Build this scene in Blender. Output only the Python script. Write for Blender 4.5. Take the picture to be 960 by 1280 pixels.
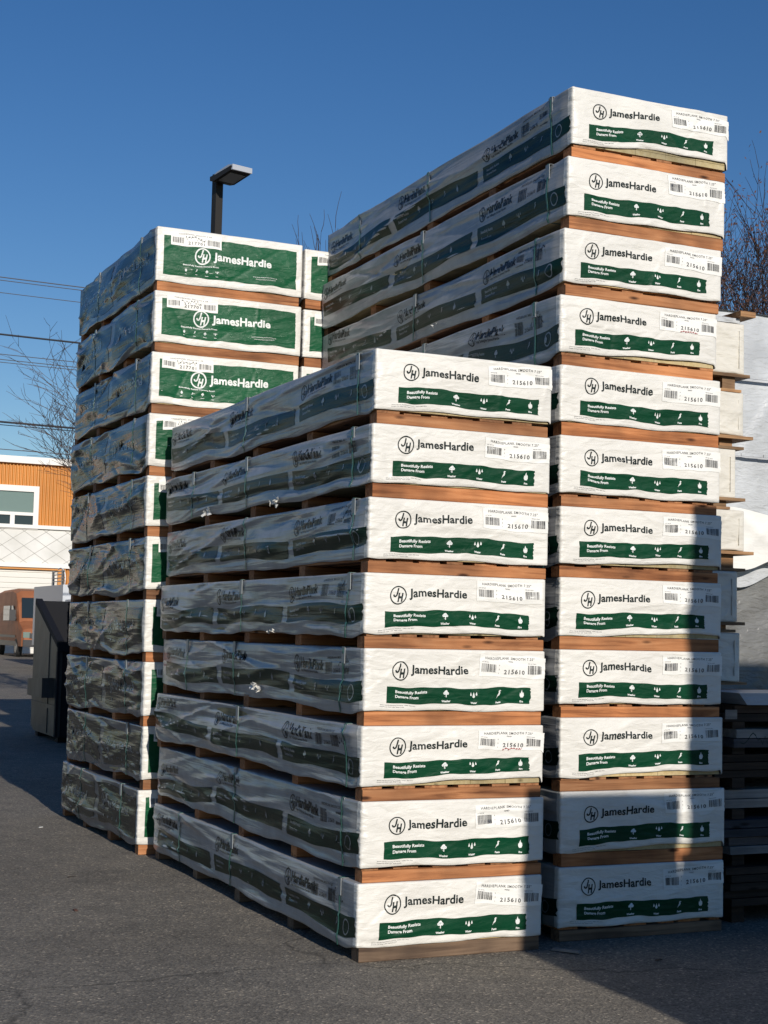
import bpy, math, random
import numpy as np
from mathutils import Matrix, Vector
R = math.radians
for o in list(bpy.data.objects): bpy.data.objects.remove(o)
SC = bpy.context.scene
COL = SC.collection

# ------------------------------------------------------------------ camera
CAM_H = 1.6536; F_PX = 1885.66; PITCH = 0.079457; ROLL = 0.022618
cam_d = bpy.data.cameras.new('camera')
cam_d.sensor_fit = 'VERTICAL'; cam_d.sensor_height = 24.0
cam_d.lens = F_PX/1280*24.0
cam_d.clip_start = 0.05; cam_d.clip_end = 3000
cam = bpy.data.objects.new('camera', cam_d); COL.objects.link(cam)
cam.matrix_world = Matrix.Translation((0, 0, CAM_H)) @ Matrix.Rotation(math.pi/2+PITCH, 4, 'X') @ Matrix.Rotation(ROLL, 4, 'Z')
SC.camera = cam

# ------------------------------------------------------------------ light
SUN_EL = R(22.0); SHADOW_AZ = R(22.6)            # shadows run back and to the left
world = bpy.data.worlds.new('World'); SC.world = world
world.use_nodes = True
wn = world.node_tree.nodes; wl = world.node_tree.links
bg = wn['Background']; sky = wn.new('ShaderNodeTexSky')
sky.sky_type = 'NISHITA'; sky.sun_disc = False
sky.sun_elevation = SUN_EL
d_to_sun = Vector((math.sin(SHADOW_AZ), -math.cos(SHADOW_AZ), 0))
sky.sun_rotation = math.atan2(d_to_sun.x, d_to_sun.y)
sky.altitude = 100; sky.air_density = 1.05; sky.dust_density = 0.0; sky.ozone_density = 3.0
hs = wn.new('ShaderNodeHueSaturation'); hs.inputs['Saturation'].default_value = 1.28; hs.inputs['Hue'].default_value = 0.510; hs.inputs['Value'].default_value = 1.5; wl.new(sky.outputs[0], hs.inputs['Color']); wl.new(hs.outputs[0], bg.inputs[0]); bg.inputs[1].default_value = 0.053
sun_d = bpy.data.lights.new('sun', 'SUN'); sun_d.energy = 4.2; sun_d.angle = R(0.5); sun_d.color = (1.0, 0.93, 0.83)
sun = bpy.data.objects.new('sun', sun_d); COL.objects.link(sun)
to_sun = Vector((d_to_sun.x*math.cos(SUN_EL), d_to_sun.y*math.cos(SUN_EL), math.sin(SUN_EL)))
sun.rotation_euler = to_sun.to_track_quat('Z', 'Y').to_euler(); sun.location = (20, -30, 20)
SC.view_settings.view_transform = 'Standard'; SC.view_settings.look = 'None'
SC.view_settings.gamma = 1; SC.view_settings.use_curve_mapping = False
SC.view_settings.exposure = 0.0
SC.render.engine = 'CYCLES'
SC.cycles.max_bounces = 6; SC.cycles.glossy_bounces = 3; SC.cycles.diffuse_bounces = 3

# ------------------------------------------------------------------ helpers
class MB:
    def __init__(s): s.v = []; s.f = []; s.m = []
    def add(s, verts, faces, mi=0):
        n = len(s.v); s.v.extend([tuple(map(float, p)) for p in verts])
        for f in faces: s.f.append(tuple(n+i for i in f)); s.m.append(mi)
        return s
    def box(s, x0, x1, y0, y1, z0, z1, mi=0, rot=0, piv=None, bev=0):
        P = [(x0,y0,z0),(x1,y0,z0),(x1,y1,z0),(x0,y1,z0),(x0,y0,z1),(x1,y0,z1),(x1,y1,z1),(x0,y1,z1)]
        if rot:
            cx, cy = piv or ((x0+x1)/2, (y0+y1)/2); c, q = math.cos(rot), math.sin(rot)
            P = [(cx+(x-cx)*c-(y-cy)*q, cy+(x-cx)*q+(y-cy)*c, z) for x, y, z in P]
        return s.add(P, [(0,3,2,1),(4,5,6,7),(0,1,5,4),(1,2,6,5),(2,3,7,6),(3,0,4,7)], mi)
    def prism(s, poly, a0, a1, axis='x', mi=0):
        """poly in the plane across axis, extruded a0..a1; axis x: poly=(y,z); y: (x,z); z: (x,y)"""
        def P(p, a): return {'x': (a, p[0], p[1]), 'y': (p[0], a, p[1]), 'z': (p[0], p[1], a)}[axis]
        n = len(poly); V = [P(p, a0) for p in poly]+[P(p, a1) for p in poly]
        return s.add(V, [tuple(range(n))[::-1], tuple(range(n, 2*n))]+[(i, (i+1) % n, n+(i+1) % n, n+i) for i in range(n)], mi)
    def tube(s, p0, p1, r0, r1=None, n=6, caps=True, mi=0):
        r1 = r0 if r1 is None else r1
        p0, p1 = Vector(p0), Vector(p1); d = (p1-p0)
        if d.length < 1e-6: return s
        d.normalize(); a = d.orthogonal().normalized(); b = d.cross(a)
        V = []
        for p, r in ((p0, r0), (p1, r1)):
            for i in range(n):
                t = 2*math.pi*i/n; V.append(p+a*(r*math.cos(t))+b*(r*math.sin(t)))
        F = [(i, (i+1) % n, n+(i+1) % n, n+i) for i in range(n)]
        if caps: F += [tuple(range(n))[::-1], tuple(range(n, 2*n))]
        return s.add(V, F, mi)
    def path(s, pts, r, n=6, mi=0):
        for a, b in zip(pts[:-1], pts[1:]): s.tube(a, b, r, r, n, True, mi)
        return s
    def build(s, name, mats, parent=None, smooth=False):
        me = bpy.data.meshes.new(name); me.from_pydata(s.v, [], s.f)
        if not isinstance(mats, (list, tuple)): mats = [mats]
        for m in mats: me.materials.append(m)
        if len(mats) > 1: me.polygons.foreach_set('material_index', s.m)
        if smooth: me.polygons.foreach_set('use_smooth', [True]*len(me.polygons))
        me.update()
        o = bpy.data.objects.new(name, me); COL.objects.link(o)
        if parent is not None: o.parent = parent
        return o

def tag(o, label=None, cat=None, group=None, kind=None):
    if label: o['label'] = label
    if cat: o['category'] = cat
    if group: o['group'] = group
    if kind: o['kind'] = kind
    return o
def empty(name, loc=(0,0,0), rz=0.0, **k):
    o = bpy.data.objects.new(name, None); COL.objects.link(o)
    o.location = loc; o.rotation_euler = (0, 0, rz); o.empty_display_size = .1
    return tag(o, **k) if k else o
KIDS = {}
_kc = {'n': -1}
def kids(o):
    if _kc['n'] < 0:
        _kc['n'] = 1; KIDS.clear()
        for q in COL.objects:
            if q.parent: KIDS.setdefault(q.parent.name, []).append(q)
    return KIDS.get(o.name, [])
def copy_tree(o, parent=None):
    c = o.copy(); COL.objects.link(c)
    if parent is not None: c.parent = parent
    for ch in kids(o): copy_tree(ch, c)
    return c

# ------------------------------------------------------------------ materials
def mat(name, col, rough=.6, spec=.5, metal=0.0):
    m = bpy.data.materials.new(name); m.use_nodes = True
    b = m.node_tree.nodes['Principled BSDF']
    b.inputs['Base Color'].default_value = (*col, 1); b.inputs['Roughness'].default_value = rough
    b.inputs['Specular IOR Level'].default_value = spec; b.inputs['Metallic'].default_value = metal
    return m
def N(m, t, **kw):
    n = m.node_tree.nodes.new(t)
    for k, v in kw.items():
        if hasattr(n, k): setattr(n, k, v)
        else: n.inputs[k.replace('_', ' ')].default_value = v
    return n
def L(m, a, b): m.node_tree.links.new(a, b)
def coords(m, scale=(1,1,1), by_location=False, kind='Object', rot=(0,0,0)):
    tc = N(m, 'ShaderNodeTexCoord'); mp = N(m, 'ShaderNodeMapping')
    mp.inputs['Scale'].default_value = scale; mp.inputs['Rotation'].default_value = rot
    if by_location:
        oi = N(m, 'ShaderNodeObjectInfo'); va = N(m, 'ShaderNodeVectorMath', operation='MULTIPLY_ADD')
        L(m, oi.outputs['Location'], va.inputs[0]); va.inputs[1].default_value = (3.7, 5.3, 7.9)
        L(m, tc.outputs[kind], va.inputs[2]); L(m, va.outputs[0], mp.inputs[0])
    else: L(m, tc.outputs[kind], mp.inputs[0])
    return mp.outputs[0]
def noise(m, vec, scale, detail=3, rough=.5, dist=0.0, typ='FBM'):
    n = N(m, 'ShaderNodeTexNoise'); n.noise_type = typ
    n.inputs['Scale'].default_value = scale; n.inputs['Detail'].default_value = detail
    n.inputs['Roughness'].default_value = rough; n.inputs['Distortion'].default_value = dist
    L(m, vec, n.inputs['Vector']); return n.outputs['Fac']
def ramp(m, fac, stops):
    r = N(m, 'ShaderNodeValToRGB'); e = r.color_ramp.elements
    while len(e) < len(stops): e.new(.5)
    for x, (p, c) in zip(e, stops): x.position = p; x.color = (*c, 1) if len(c) == 3 else c
    L(m, fac, r.inputs[0]); return r.outputs[0]
def bsdf(m): return m.node_tree.nodes['Principled BSDF']
def bump(m, fac, strength, dist, prev=None):
    b = N(m, 'ShaderNodeBump'); b.inputs['Strength'].default_value = strength; b.inputs['Distance'].default_value = dist
    L(m, fac, b.inputs['Height'])
    if prev is not None: L(m, prev, b.inputs['Normal'])
    return b.outputs[0]
def film(name, col, rough=.35, vary=.06, crinkle=1.0, coat=0.0, spec=.5, stretch=False):
    """plastic wrap: crumpled, glossy; every print on a pack shares the pack's crumples"""
    m = mat(name, col, rough, spec)
    v = coords(m, (1, 1, 1), True)
    v2 = coords(m, (3, 1.5, 13) if stretch else (5, 5, 13), True)
    v3 = coords(m, (4, .9, 20) if stretch else (9, 3.0, 26), True)
    a = noise(m, v2, 1.6, 4, .55, .8, 'RIDGED_MULTIFRACTAL')
    c = noise(m, v, 46, 3, .6, .4)
    if stretch:
        b = noise(m, v3, 1.7, 3, .5, .8)
        vr = coords(m, (2.2, .8, 7), True)
        a = noise(m, vr, 1.5, 2, .5, 1.6, 'RIDGED_MULTIFRACTAL')
        n1 = bump(m, b, 1.0, .0048*crinkle); n2 = bump(m, a, .4, .006*crinkle, n1); n3 = bump(m, c, .08, .001*crinkle, n2)
    else:
        b = noise(m, v3, 1.3, 3, .5, .6)
        n1 = bump(m, b, .9, .0065*crinkle); n2 = bump(m, a, .45, .0045*crinkle, n1); n3 = bump(m, c, .3, .0014*crinkle, n2)
    L(m, n3, bsdf(m).inputs['Normal'])
    f = noise(m, v, 3.1, 4, .6)
    lo = tuple(x*(1-vary*1.6) for x in col); hi = tuple(min(1, x*(1+vary)) for x in col)
    L(m, ramp(m, f, [(.3, lo), (.7, hi)]), bsdf(m).inputs['Base Color'])
    if coat: bsdf(m).inputs['Coat Weight'].default_value = coat; bsdf(m).inputs['Coat Roughness'].default_value = .12
    return m
def wood(name, c0, c1, c2, axis=0, rough=.75, knots=True):
    m = mat(name, c1, rough, .25)
    sc = [30, 30, 30]; sc[axis] = 1.6
    v = coords(m, tuple(sc), True); vk = coords(m, (1, 1, 1), True)
    g = noise(m, v, 1.0, 5, .6, .9)
    col = ramp(m, g, [(.28, c0), (.5, c1), (.74, c2)])
    sk = [7, 7, 11]; sk[axis] = 3.2
    vo = N(m, 'ShaderNodeTexVoronoi'); vo.inputs['Scale'].default_value = 1.0
    L(m, coords(m, tuple(sk), True), vo.inputs['Vector'])
    k = ramp(m, vo.outputs['Distance'], [(.06, (1, 1, 1)), (.15, (0, 0, 0))])
    mx = N(m, 'ShaderNodeMix', data_type='RGBA'); L(m, k, mx.inputs[0]); L(m, col, mx.inputs[6])
    mx.inputs[7].default_value = (*[x*.38 for x in c0], 1)
    st = noise(m, vk, 2.3, 3, .6)
    mx2 = N(m, 'ShaderNodeMix', data_type='RGBA', blend_type='MULTIPLY'); mx2.inputs[0].default_value = 1
    L(m, mx.outputs[2], mx2.inputs[6]); L(m, ramp(m, st, [(.28, (.48, .48, .50)), (.5, (.95, .93, .9)), (.68, (1.25, 1.2, 1.12))]), mx2.inputs[7])
    oi = N(m, 'ShaderNodeObjectInfo')
    mx3 = N(m, 'ShaderNodeMix', data_type='RGBA', blend_type='MULTIPLY'); mx3.inputs[0].default_value = 1
    L(m, mx2.outputs[2], mx3.inputs[6]); L(m, ramp(m, oi.outputs['Random'], [(0, (.55, .58, .62)), (.5, (.88, .86, .86)), (1, (1.12, 1.0, .9))]), mx3.inputs[7])
    L(m, mx3.outputs[2], bsdf(m).inputs['Base Color'])
    L(m, bump(m, g, .5, .003), bsdf(m).inputs['Normal'])
    return m

M = {}
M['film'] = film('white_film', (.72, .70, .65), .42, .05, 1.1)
M['side_film'] = film('shrink_film', (.35, .355, .36), .27, .15, 1.0, 0, .4, True)  # same white wrap, darkened: the shade of the sides is in this colour
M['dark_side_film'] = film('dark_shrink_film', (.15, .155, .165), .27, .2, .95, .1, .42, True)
M['green'] = film('green_print', (.002, .048, .020), .5, .12, 1.0, 0, .18)
M['green2'] = film('bright_green_print', (.002, .082, .030), .42, .12, .9, 0, .3)
M['side_green'] = film('side_green_print', (.005, .026, .017), .33, .2, .8, 0, .16, True)  # front green darkened, side shade put into the colour
M['dark_print'] = film('side_dark_print', (.005, .014, .013), .27, .3, .95, .05, .3, True)  # panel green taken near black to carry the shade of the sides
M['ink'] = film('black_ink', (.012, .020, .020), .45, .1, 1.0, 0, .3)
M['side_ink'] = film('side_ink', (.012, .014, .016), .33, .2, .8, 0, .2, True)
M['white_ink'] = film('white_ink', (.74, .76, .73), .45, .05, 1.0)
M['side_white_ink'] = film('side_white_ink', (.22, .24, .25), .2, .2, .8, 0, .5, True)  # white ink greyed, shade on the sides is part of the colour
M['sticker'] = film('paper_label', (.80, .79, .75), .5, .03, .45)
M['grey_ink'] = film('grey_ink', (.07, .07, .07), .5, .2, .5)
M['red_ink'] = film('red_ink', (.35, .04, .04), .5, .2, .5)
M['strap'] = mat('green_strap', (.03, .12, .10), .35)
M['protector'] = mat('edge_protector', (.28, .30, .31), .4)
M['runner'] = wood('stained_runner_wood', (.18, .066, .027), (.43, .187, .080), (.58, .29, .14), 0)
M['deck'] = wood('stained_deck_wood', (.24, .10, .045), (.42, .195, .088), (.56, .29, .14), 1)
M['plank'] = wood('pale_fibre_board', (.50, .40, .20), (.62, .50, .27), (.68, .58, .36), 1)
M['grey_plank'] = wood('old_pallet_wood', (.10, .065, .045), (.20, .135, .09), (.30, .21, .14), 0)
def add_layers(m, h=.0085):
    v = coords(m, (0, 0, 1/h))
    w = N(m, 'ShaderNodeTexWave', bands_direction='Z'); w.inputs['Scale'].default_value = .16
    return
# ------------------------------------------------------------------ text / shapes for printing
_tc = {}
def text_geo(txt, size, bold=0.0, shear=0.0, spacing=1.0, res=2, width=1.0):
    """glyph outlines as (verts Nx2, faces); origin at left end of baseline"""
    key = (txt, size, bold, shear, spacing, res, width)
    if key in _tc: return _tc[key]
    cu = bpy.data.curves.new('t', 'FONT'); cu.body = txt; cu.size = size; cu.offset = bold*size
    cu.shear = shear; cu.space_character = spacing; cu.resolution_u = res; cu.fill_mode = 'FRONT'
    ob = bpy.data.objects.new('t', cu); COL.objects.link(ob)
    dg = bpy.context.evaluated_depsgraph_get(); dg.update()
    me = bpy.data.meshes.new_from_object(ob.evaluated_get(dg))
    V = np.array([(v.co.x*width, v.co.y) for v in me.vertices]); Fc = [tuple(p.vertices) for p in me.polygons]
    bpy.data.objects.remove(ob); bpy.data.curves.remove(cu); bpy.data.meshes.remove(me)
    _tc[key] = (V, Fc); return V, Fc
def place(g, x, y, width=None, center=False):
    V, Fc = g; V = V.copy()
    if width: k = width/(V[:, 0].max()-V[:, 0].min()); V[:, 0] *= k
    V[:, 0] -= V[:, 0].min()
    if center: V[:, 0] -= V[:, 0].max()/2
    return V+np.array([x, y]), Fc
def grid(x0, x1, y0, y1, nx, ny, ragged=0.0, rs=None):
    X = np.linspace(x0, x1, nx+1); Y = np.linspace(y0, y1, ny+1)
    V = np.array([(x, y) for y in Y for x in X])
    if ragged and rs is not None:
        wob = rs.uniform(-ragged, ragged, ny+1)
        for j in range(ny+1): V[j*(nx+1)+nx, 0] += wob[j]
    return V, [(j*(nx+1)+i, j*(nx+1)+i+1, (j+1)*(nx+1)+i+1, (j+1)*(nx+1)+i) for j in range(ny) for i in range(nx)]
def ring(cx, cy, r0, r1, n=28):
    V = []; Fc = []
    for i in range(n):
        t = 2*math.pi*i/n; V += [(cx+r0*math.cos(t), cy+r0*math.sin(t)), (cx+r1*math.cos(t), cy+r1*math.sin(t))]
        j = (i+1) % n; Fc.append((2*i, 2*i+1, 2*j+1, 2*j))
    return np.array(V), Fc
def poly(pts): return np.array(pts, float), [tuple(range(len(pts)))]
def merge(gs):
    V = []; Fc = []; n = 0
    for v, f in gs: V.append(v); Fc += [tuple(n+i for i in q) for q in f]; n += len(v)
    return np.concatenate(V), Fc
def drop(cx, cy, r, h):
    p = [(cx, cy+h)]
    for i in range(9):
        t = R(30-240*i/8); p.append((cx+r*math.cos(t), cy+r*math.sin(t)))
    return poly(p[::-1])
def icons(k, cx, cy, s):
    """four little pictograms: wind-blown tree, drops, woodpecker, flame"""
    if k == 0:
        g = [ring(cx+dx*s, cy+dy*s, 0.0, r*s, 10) for dx, dy, r in ((0, .25, .5), (-.42, .1, .32), (.42, .12, .34), (.1, .5, .34))]
        return merge(g+[poly([(cx-.08*s, cy-.8*s), (cx+.14*s, cy-.8*s), (cx+.1*s, cy), (cx-.1*s, cy)]), poly([(cx-.5*s, cy-.62*s), (cx+.1*s, cy-.5*s), (cx+.1*s, cy-.4*s)])])
    if k == 1: return merge([drop(cx, cy-.25*s, .32*s, .95*s), drop(cx-.72*s, cy+.1*s, .2*s, .6*s), drop(cx+.72*s, cy+.1*s, .2*s, .6*s)])
    if k == 2: return poly([(cx-.55*s, cy-.85*s), (cx-.2*s, cy-.45*s), (cx+.25*s, cy-.2*s), (cx+.4*s, cy+.2*s), (cx+.3*s, cy+.5*s), (cx+.62*s, cy+.62*s), (cx+.25*s, cy+.8*s), (cx-.02*s, cy+.6*s), (cx+.02*s, cy+.2*s), (cx-.25*s, cy-.2*s)])
    return poly([(cx-.3*s, cy-.8*s), (cx+.3*s, cy-.8*s), (cx+.55*s, cy-.35*s), (cx+.48*s, cy+.15*s), (cx+.22*s, cy+.45*s), (cx+.2*s, cy+.1*s), (cx+.02*s, cy+.95*s), (cx-.22*s, cy+.4*s), (cx-.3*s, cy+.1*s), (cx-.5*s, cy+.3*s), (cx-.55*s, cy-.35*s)])
def barcode(x0, x1, y0, y1, rs, n=19):
    k = np.cumsum(rs.choice([1, 1, 2, 3], n*2)); e = x0+(x1-x0)*(k-k[0])/(k[-1]-k[0]); g = []
    for i in range(n):
        a, b = e[2*i], e[2*i+1]
        if b-a > .0006: g.append(poly([(a, y0), (min(b, a+.006), y0), (min(b, a+.006), y1), (a, y1)]))
    return merge(g)
def scribble(x0, x1, y0, y1, rs, n=16, w=.0016):
    g = []; x = np.linspace(x0, x1, n); ys = [rs.uniform(y0, y1) for _ in range(n)]
    for i in range(n-1):
        g.append(poly([(x[i], ys[i]-w), (x[i+1], ys[i+1]-w), (x[i+1], ys[i+1]+w), (x[i], ys[i]+w)]))
        if i % 3 == 0: g.append(ring(x[i], ys[i], .003, .005, 7))
    return merge(g)
def refine(g, levels=1):
    V, Fc = g; V = [tuple(v) for v in V]
    for _ in range(levels):
        mid = {}; out = []
        def m(a, b):
            k = (min(a, b), max(a, b))
            if k not in mid: mid[k] = len(V); V.append(((V[a][0]+V[b][0])/2, (V[a][1]+V[b][1])/2))
            return mid[k]
        for f in Fc:
            if len(f) == 4: tr = [(f[0], f[1], f[2]), (f[0], f[2], f[3])]
            elif len(f) == 3: tr = [f]
            else: out.append(f); continue
            for a, b, c in tr:
                ab, bc, ca = m(a, b), m(b, c), m(c, a); out += [(a, ab, ca), (ab, b, bc), (ca, bc, c), (ab, bc, ca)]
        Fc = out
    return np.array(V), Fc
def monogram(cx, cy, r, wt):
    g = [ring(cx, cy, r*(1-wt), r, 32)]
    s = r*1.28
    c = [(.02, .72), (-.05, .45), (-.12, .18), (-.20, -.02), (-.34, -.12), (-.48, -.08), (-.55, .06)]; q = .085
    for (x0, y0), (x1, y1) in zip(c[:-1], c[1:]):
        dx, dy = x1-x0, y1-y0; l_ = math.hypot(dx, dy); nx_, ny_ = -dy/l_*q, dx/l_*q; ex, ey = dx/l_*.03, dy/l_*.03
        P = [(x0-ex-nx_, y0-ey-ny_), (x1+ex-nx_, y1+ey-ny_), (x1+ex+nx_, y1+ey+ny_), (x0-ex+nx_, y0-ey+ny_)]
        g.append(poly([(cx+a*r, cy+b*r) for a, b in P]))
    g.append(place(text_geo('H', s*.96, .05, .25), cx-.12*r, cy-.66*r, .74*r))
    return merge(g)

# ------------------------------------------------------------------ one shrink-wrapped pack
def smooth(x, a, b):
    t = np.clip((x-a)/(b-a), 0, 1); return t*t*(3-2*t)
class Wrap:
    def __init__(s, W, Lg, H, seed, kind):
        s.W, s.L, s.H, s.kind = W, Lg, H, kind
        s.rs = np.random.RandomState(seed); rs = s.rs
        amp = 1.25 if kind == 'panel' else 1.0
        s.foldF = [(rs.uniform(0, W), rs.uniform(0, H), rs.normal(0, .35) if rs.rand() < .65 else rs.uniform(-1.5, 1.5), rs.uniform(.05, .30), rs.uniform(.008, .015), rs.choice([-1, 1])*rs.uniform(.001, .0050)) for _ in range(30)]
        s.foldL = []
        for _ in range(26 if kind == 'panel' else 22):
            far = rs.rand() < .55
            y = rs.uniform(Lg*.55, Lg) if far else rs.uniform(0, Lg*.6)
            ang = rs.normal(0, .07 if kind == 'plank' else .22)+(.10*rs.choice([-1, 1]) if far else 0)
            s.foldL.append((y, rs.uniform(0, H), ang, rs.uniform(.15, .7)*(1 if kind == 'plank' else .7), rs.uniform(.008, .018), rs.choice([-1, 1.3])*rs.uniform(.005, .013)*amp))
        s.ph = rs.uniform(0, 6.28, 16)
        s.sagA = rs.uniform(.008, .022, 3)*(1.2 if kind == 'panel' else 1)
        s.liftF = rs.uniform(0, 1, 3)
        s.lift = 0.0
        s.cr = rs.normal(0, 1, 64); s.sw = rs.uniform(-1, 1, 3)
    def folds(s, F, a, z):
        d = np.zeros_like(a)
        for (a0, z0, ang, ln, w, am) in F:
            c, q = math.cos(ang), math.sin(ang)
            t = (a-a0)*c+(z-z0)*q; n = -(a-a0)*q+(z-z0)*c
            d += am*np.exp(-(t/ln)**2)/(1+(n/w)**2)
        return d
    def crimp(s, z):
        i = np.clip(z/s.H, 0, 1)*40; k = i.astype(int); f = i-k; f = f*f*(3-2*f)
        return .0035*(s.cr[k]*(1-f)+s.cr[k+1]*f)
    def dF(s, u, z):
        W = s.W; win = smooth(u, 0, .04)*smooth(W-u, 0, .04)
        p = s.ph
        d = .0022*np.sin(u*5+p[0]+z*4)+.0018*np.sin(u*11+z*19+p[1])+.0012*np.sin(z*34+u*3+p[2])+s.folds(s.foldF, u, z)+.0035*np.sin(math.pi*np.clip(z/s.H, 0, 1))
        qf = z+.05*np.sin(3.1*u+p[5])+.06*s.sw[0]*u; mf = np.clip(.1+.9*np.sin(4.3*u+p[8]), 0, 1)*np.clip(.3+.9*np.sin(11*z+p[9]), 0, 1)
        d = d+.0050*mf*(1-np.abs(np.sin(math.pi*qf/.07+p[10])))**2
        return win*d+s.crimp(z)*(np.exp(-u/.022)+.5*np.exp(-(W-u)/.015))
    def dL(s, y, z):
        win = smooth(y, 0, .12)*smooth(s.L-y, 0, .05); p = s.ph
        am = 1.25 if s.kind == 'panel' else 1
        d = .006*np.sin(y*2.2+p[3]+z*3)+.004*np.sin(y*4.7-z*15+p[4])+.0035*np.sin(z*24+y*1.7+p[5])
        yy = y/s.L; q1 = z+.10*s.sw[0]*np.sin(1.4*y+p[2])+.16*s.sw[1]*yy*yy; q2 = z-.12*s.sw[2]*y*.3+.05*np.sin(2.3*y+p[7])
        m1 = np.clip(.35+.65*np.sin(1.9*y+p[0]), 0, 1)*np.clip(.5+.7*np.sin(9*z+p[1]), 0, 1); m2 = np.clip(.2+.8*np.sin(2.7*y+p[6]+5*z), 0, 1)
        d = d+.0065*m1*(1-np.abs(np.sin(math.pi*q1/.085+p[12])))**1.6+.0045*m2*(1-np.abs(np.sin(math.pi*q2/.06+p[14])))**1.6
        d = d*am+s.folds(s.foldL, y, z)+.007*np.sin(math.pi*np.clip(z/s.H, 0, 1))
        return win*d+s.crimp(z)*np.exp(-y/.022)
    def zbF(s, u):
        p = s.ph; w = smooth(u, 0, .08)*smooth(s.W-u, 0, .08)
        return w*(.004*np.sin(u*6+p[6])+.003*np.sin(u*15+p[7]))+s.lift*smooth(u, .05*s.W, s.W*(.55+.3*s.liftF[0]))*smooth(s.W-u, 0, .02)
    def zbL(s, y):
        p = s.ph; w = smooth(y, 0, .15)*smooth(s.L-y, 0, .1)
        return -w*(s.sagA[0]*(.6+.6*np.sin(y*2.3+p[8]))+.5*s.sagA[1]*(1+np.sin(y*5.3+p[9]))+.15*s.sagA[2]*np.sin(y*17+p[10]))
    def warpF(s, u, z):
        p = s.ph; return .0032*np.sin(u*7+p[11])+.0020*np.sin(u*17+z*22+p[12])+.0016*np.sin(u*41+z*30+p[13])+.5*s.folds(s.foldF, u, z)
    def warpL(s, y, z):
        p = s.ph; k = 1.6 if s.kind == 'panel' else 1
        e = smooth(y, s.L*.62, s.L)
        return k*(.009*np.sin(y*2.6+p[13])+.006*np.sin(y*6.1+z*14+p[14])+e*.045*math.sin(p[15]))
    def mapF(s, V, off, sub=True):
        u = V[:, 0]; z = np.clip(V[:, 1]+s.warpF(V[:, 0], V[:, 1]), .002, s.H-.002)
        t = z/s.H
        return np.stack([u, -(s.dF(u, z)+off), s.zbF(u)*(1-t)+s.H*t], -1)
    def mapL(s, V, off):
        y = V[:, 0]; z = np.clip(V[:, 1]+s.warpL(y, V[:, 1]), .004, s.H-.004); t = z/s.H
        return np.stack([-(s.dL(y, z)+off), y, s.zbL(y)*(1-t)+s.H*t], -1)
    def wrap_mesh(s, fine=True):
        W, Lg, H = s.W, s.L, s.H; r = .012
        du = .0085 if fine else .08; dy = .016 if fine else .12; nz = 31 if fine else 6
        per = []
        nF = int((W-2*r)/du); nL = int((Lg-2*r)/dy)
        for i in range(nL, -1, -1): per.append(('L', r+(Lg-2*r)*i/nL))          # far -> near on the left
        for a in (22, 45, 68): per.append(('C0', a))
        for i in range(nF+1): per.append(('F', r+(W-2*r)*i/nF))
        for a in (30, 60): per.append(('C1', a))
        for i in range(13): per.append(('R', r+(Lg-2*r)*i/12))
        for i in range(7): per.append(('B', W-r-(W-2*r)*i/6))
        T = [0]+[x for x in np.linspace(.012, 1-.012, nz)]+[1]
        ins = [.004]+[0]*nz+[.009]
        P = np.zeros((len(T), len(per), 3)); mi = []
        iL = [j for j, q in enumerate(per) if q[0] == 'L']; iF = [j for j, q in enumerate(per) if q[0] == 'F']
        for i, t in enumerate(T):
            y = np.array([per[j][1] for j in iL]); z = np.full(len(y), t*H)
            P[i, iL] = np.stack([-(s.dL(y, z)-ins[i]), y, s.zbL(y)*(1-t)+H*t], -1)
            u = np.array([per[j][1] for j in iF]); z = np.full(len(u), t*H)
            P[i, iF] = np.stack([u, -(s.dF(u, z)-ins[i]), s.zbF(u)*(1-t)+H*t], -1)
        for j, (k, a) in enumerate(per):
            for i, t in enumerate(T):
                q = ins[i]
                if k == 'C0':
                    d = s.crimp(np.array([t*H]))[0]*.8-q; c, n = math.cos(R(a)), math.sin(R(a)); P[i, j] = (r-(r+d)*c, r-(r+d)*n, H*t)
                elif k == 'C1':
                    d = -q; c, n = math.sin(R(a)), math.cos(R(a)); P[i, j] = (W-r+(r+d)*c, r-(r+d)*n, H*t)
                elif k == 'R': P[i, j] = (W-q+.004*math.sin(a*5+t*6)*math.sin(math.pi*a/Lg), a, H*t)
                elif k == 'B': P[i, j] = (a, Lg-q, H*t)
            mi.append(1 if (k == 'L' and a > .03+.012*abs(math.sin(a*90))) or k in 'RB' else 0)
        m = len(per); V = P.reshape(-1, 3); Fc = []; MI = []
        for i in range(len(T)-1):
            for j in range(m):
                j2 = (j+1) % m
                Fc.append((i*m+j, i*m+j2, (i+1)*m+j2, (i+1)*m+j)); MI.append(max(mi[j], mi[j2]) if mi[j] and mi[j2] else (0))
        # top: inner ring and cap
        top = P[-1].copy(); inn = top.copy()
        inn[:, 0] = np.clip(inn[:, 0], .06, W-.06); inn[:, 1] = np.clip(inn[:, 1], .06, Lg-.06); inn[:, 2] = H+.001
        n0 = len(V); V = np.concatenate([V, inn])
        b = (len(T)-1)*m
        for j in range(m):
            j2 = (j+1) % m; Fc.append((b+j, b+j2, n0+j2, n0+j)); MI.append(1)
        Fc.append(tuple(n0+j for j in range(m))); MI.append(1)
        return V, Fc, MI
def raw(name, V, Fc, mats, parent, MI=None, sm=True):
    me = bpy.data.meshes.new(name); me.from_pydata(V.tolist() if hasattr(V, 'tolist') else V, [], Fc)
    mats = mats if isinstance(mats, list) else [mats]
    for m in mats: me.materials.append(m)
    if MI: me.polygons.foreach_set('material_index', MI)
    if sm: me.polygons.foreach_set('use_smooth', [True]*len(me.polygons))
    me.update(); o = bpy.data.objects.new(name, me); COL.objects.link(o)
    if parent is not None: o.parent = parent
    return o

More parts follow.
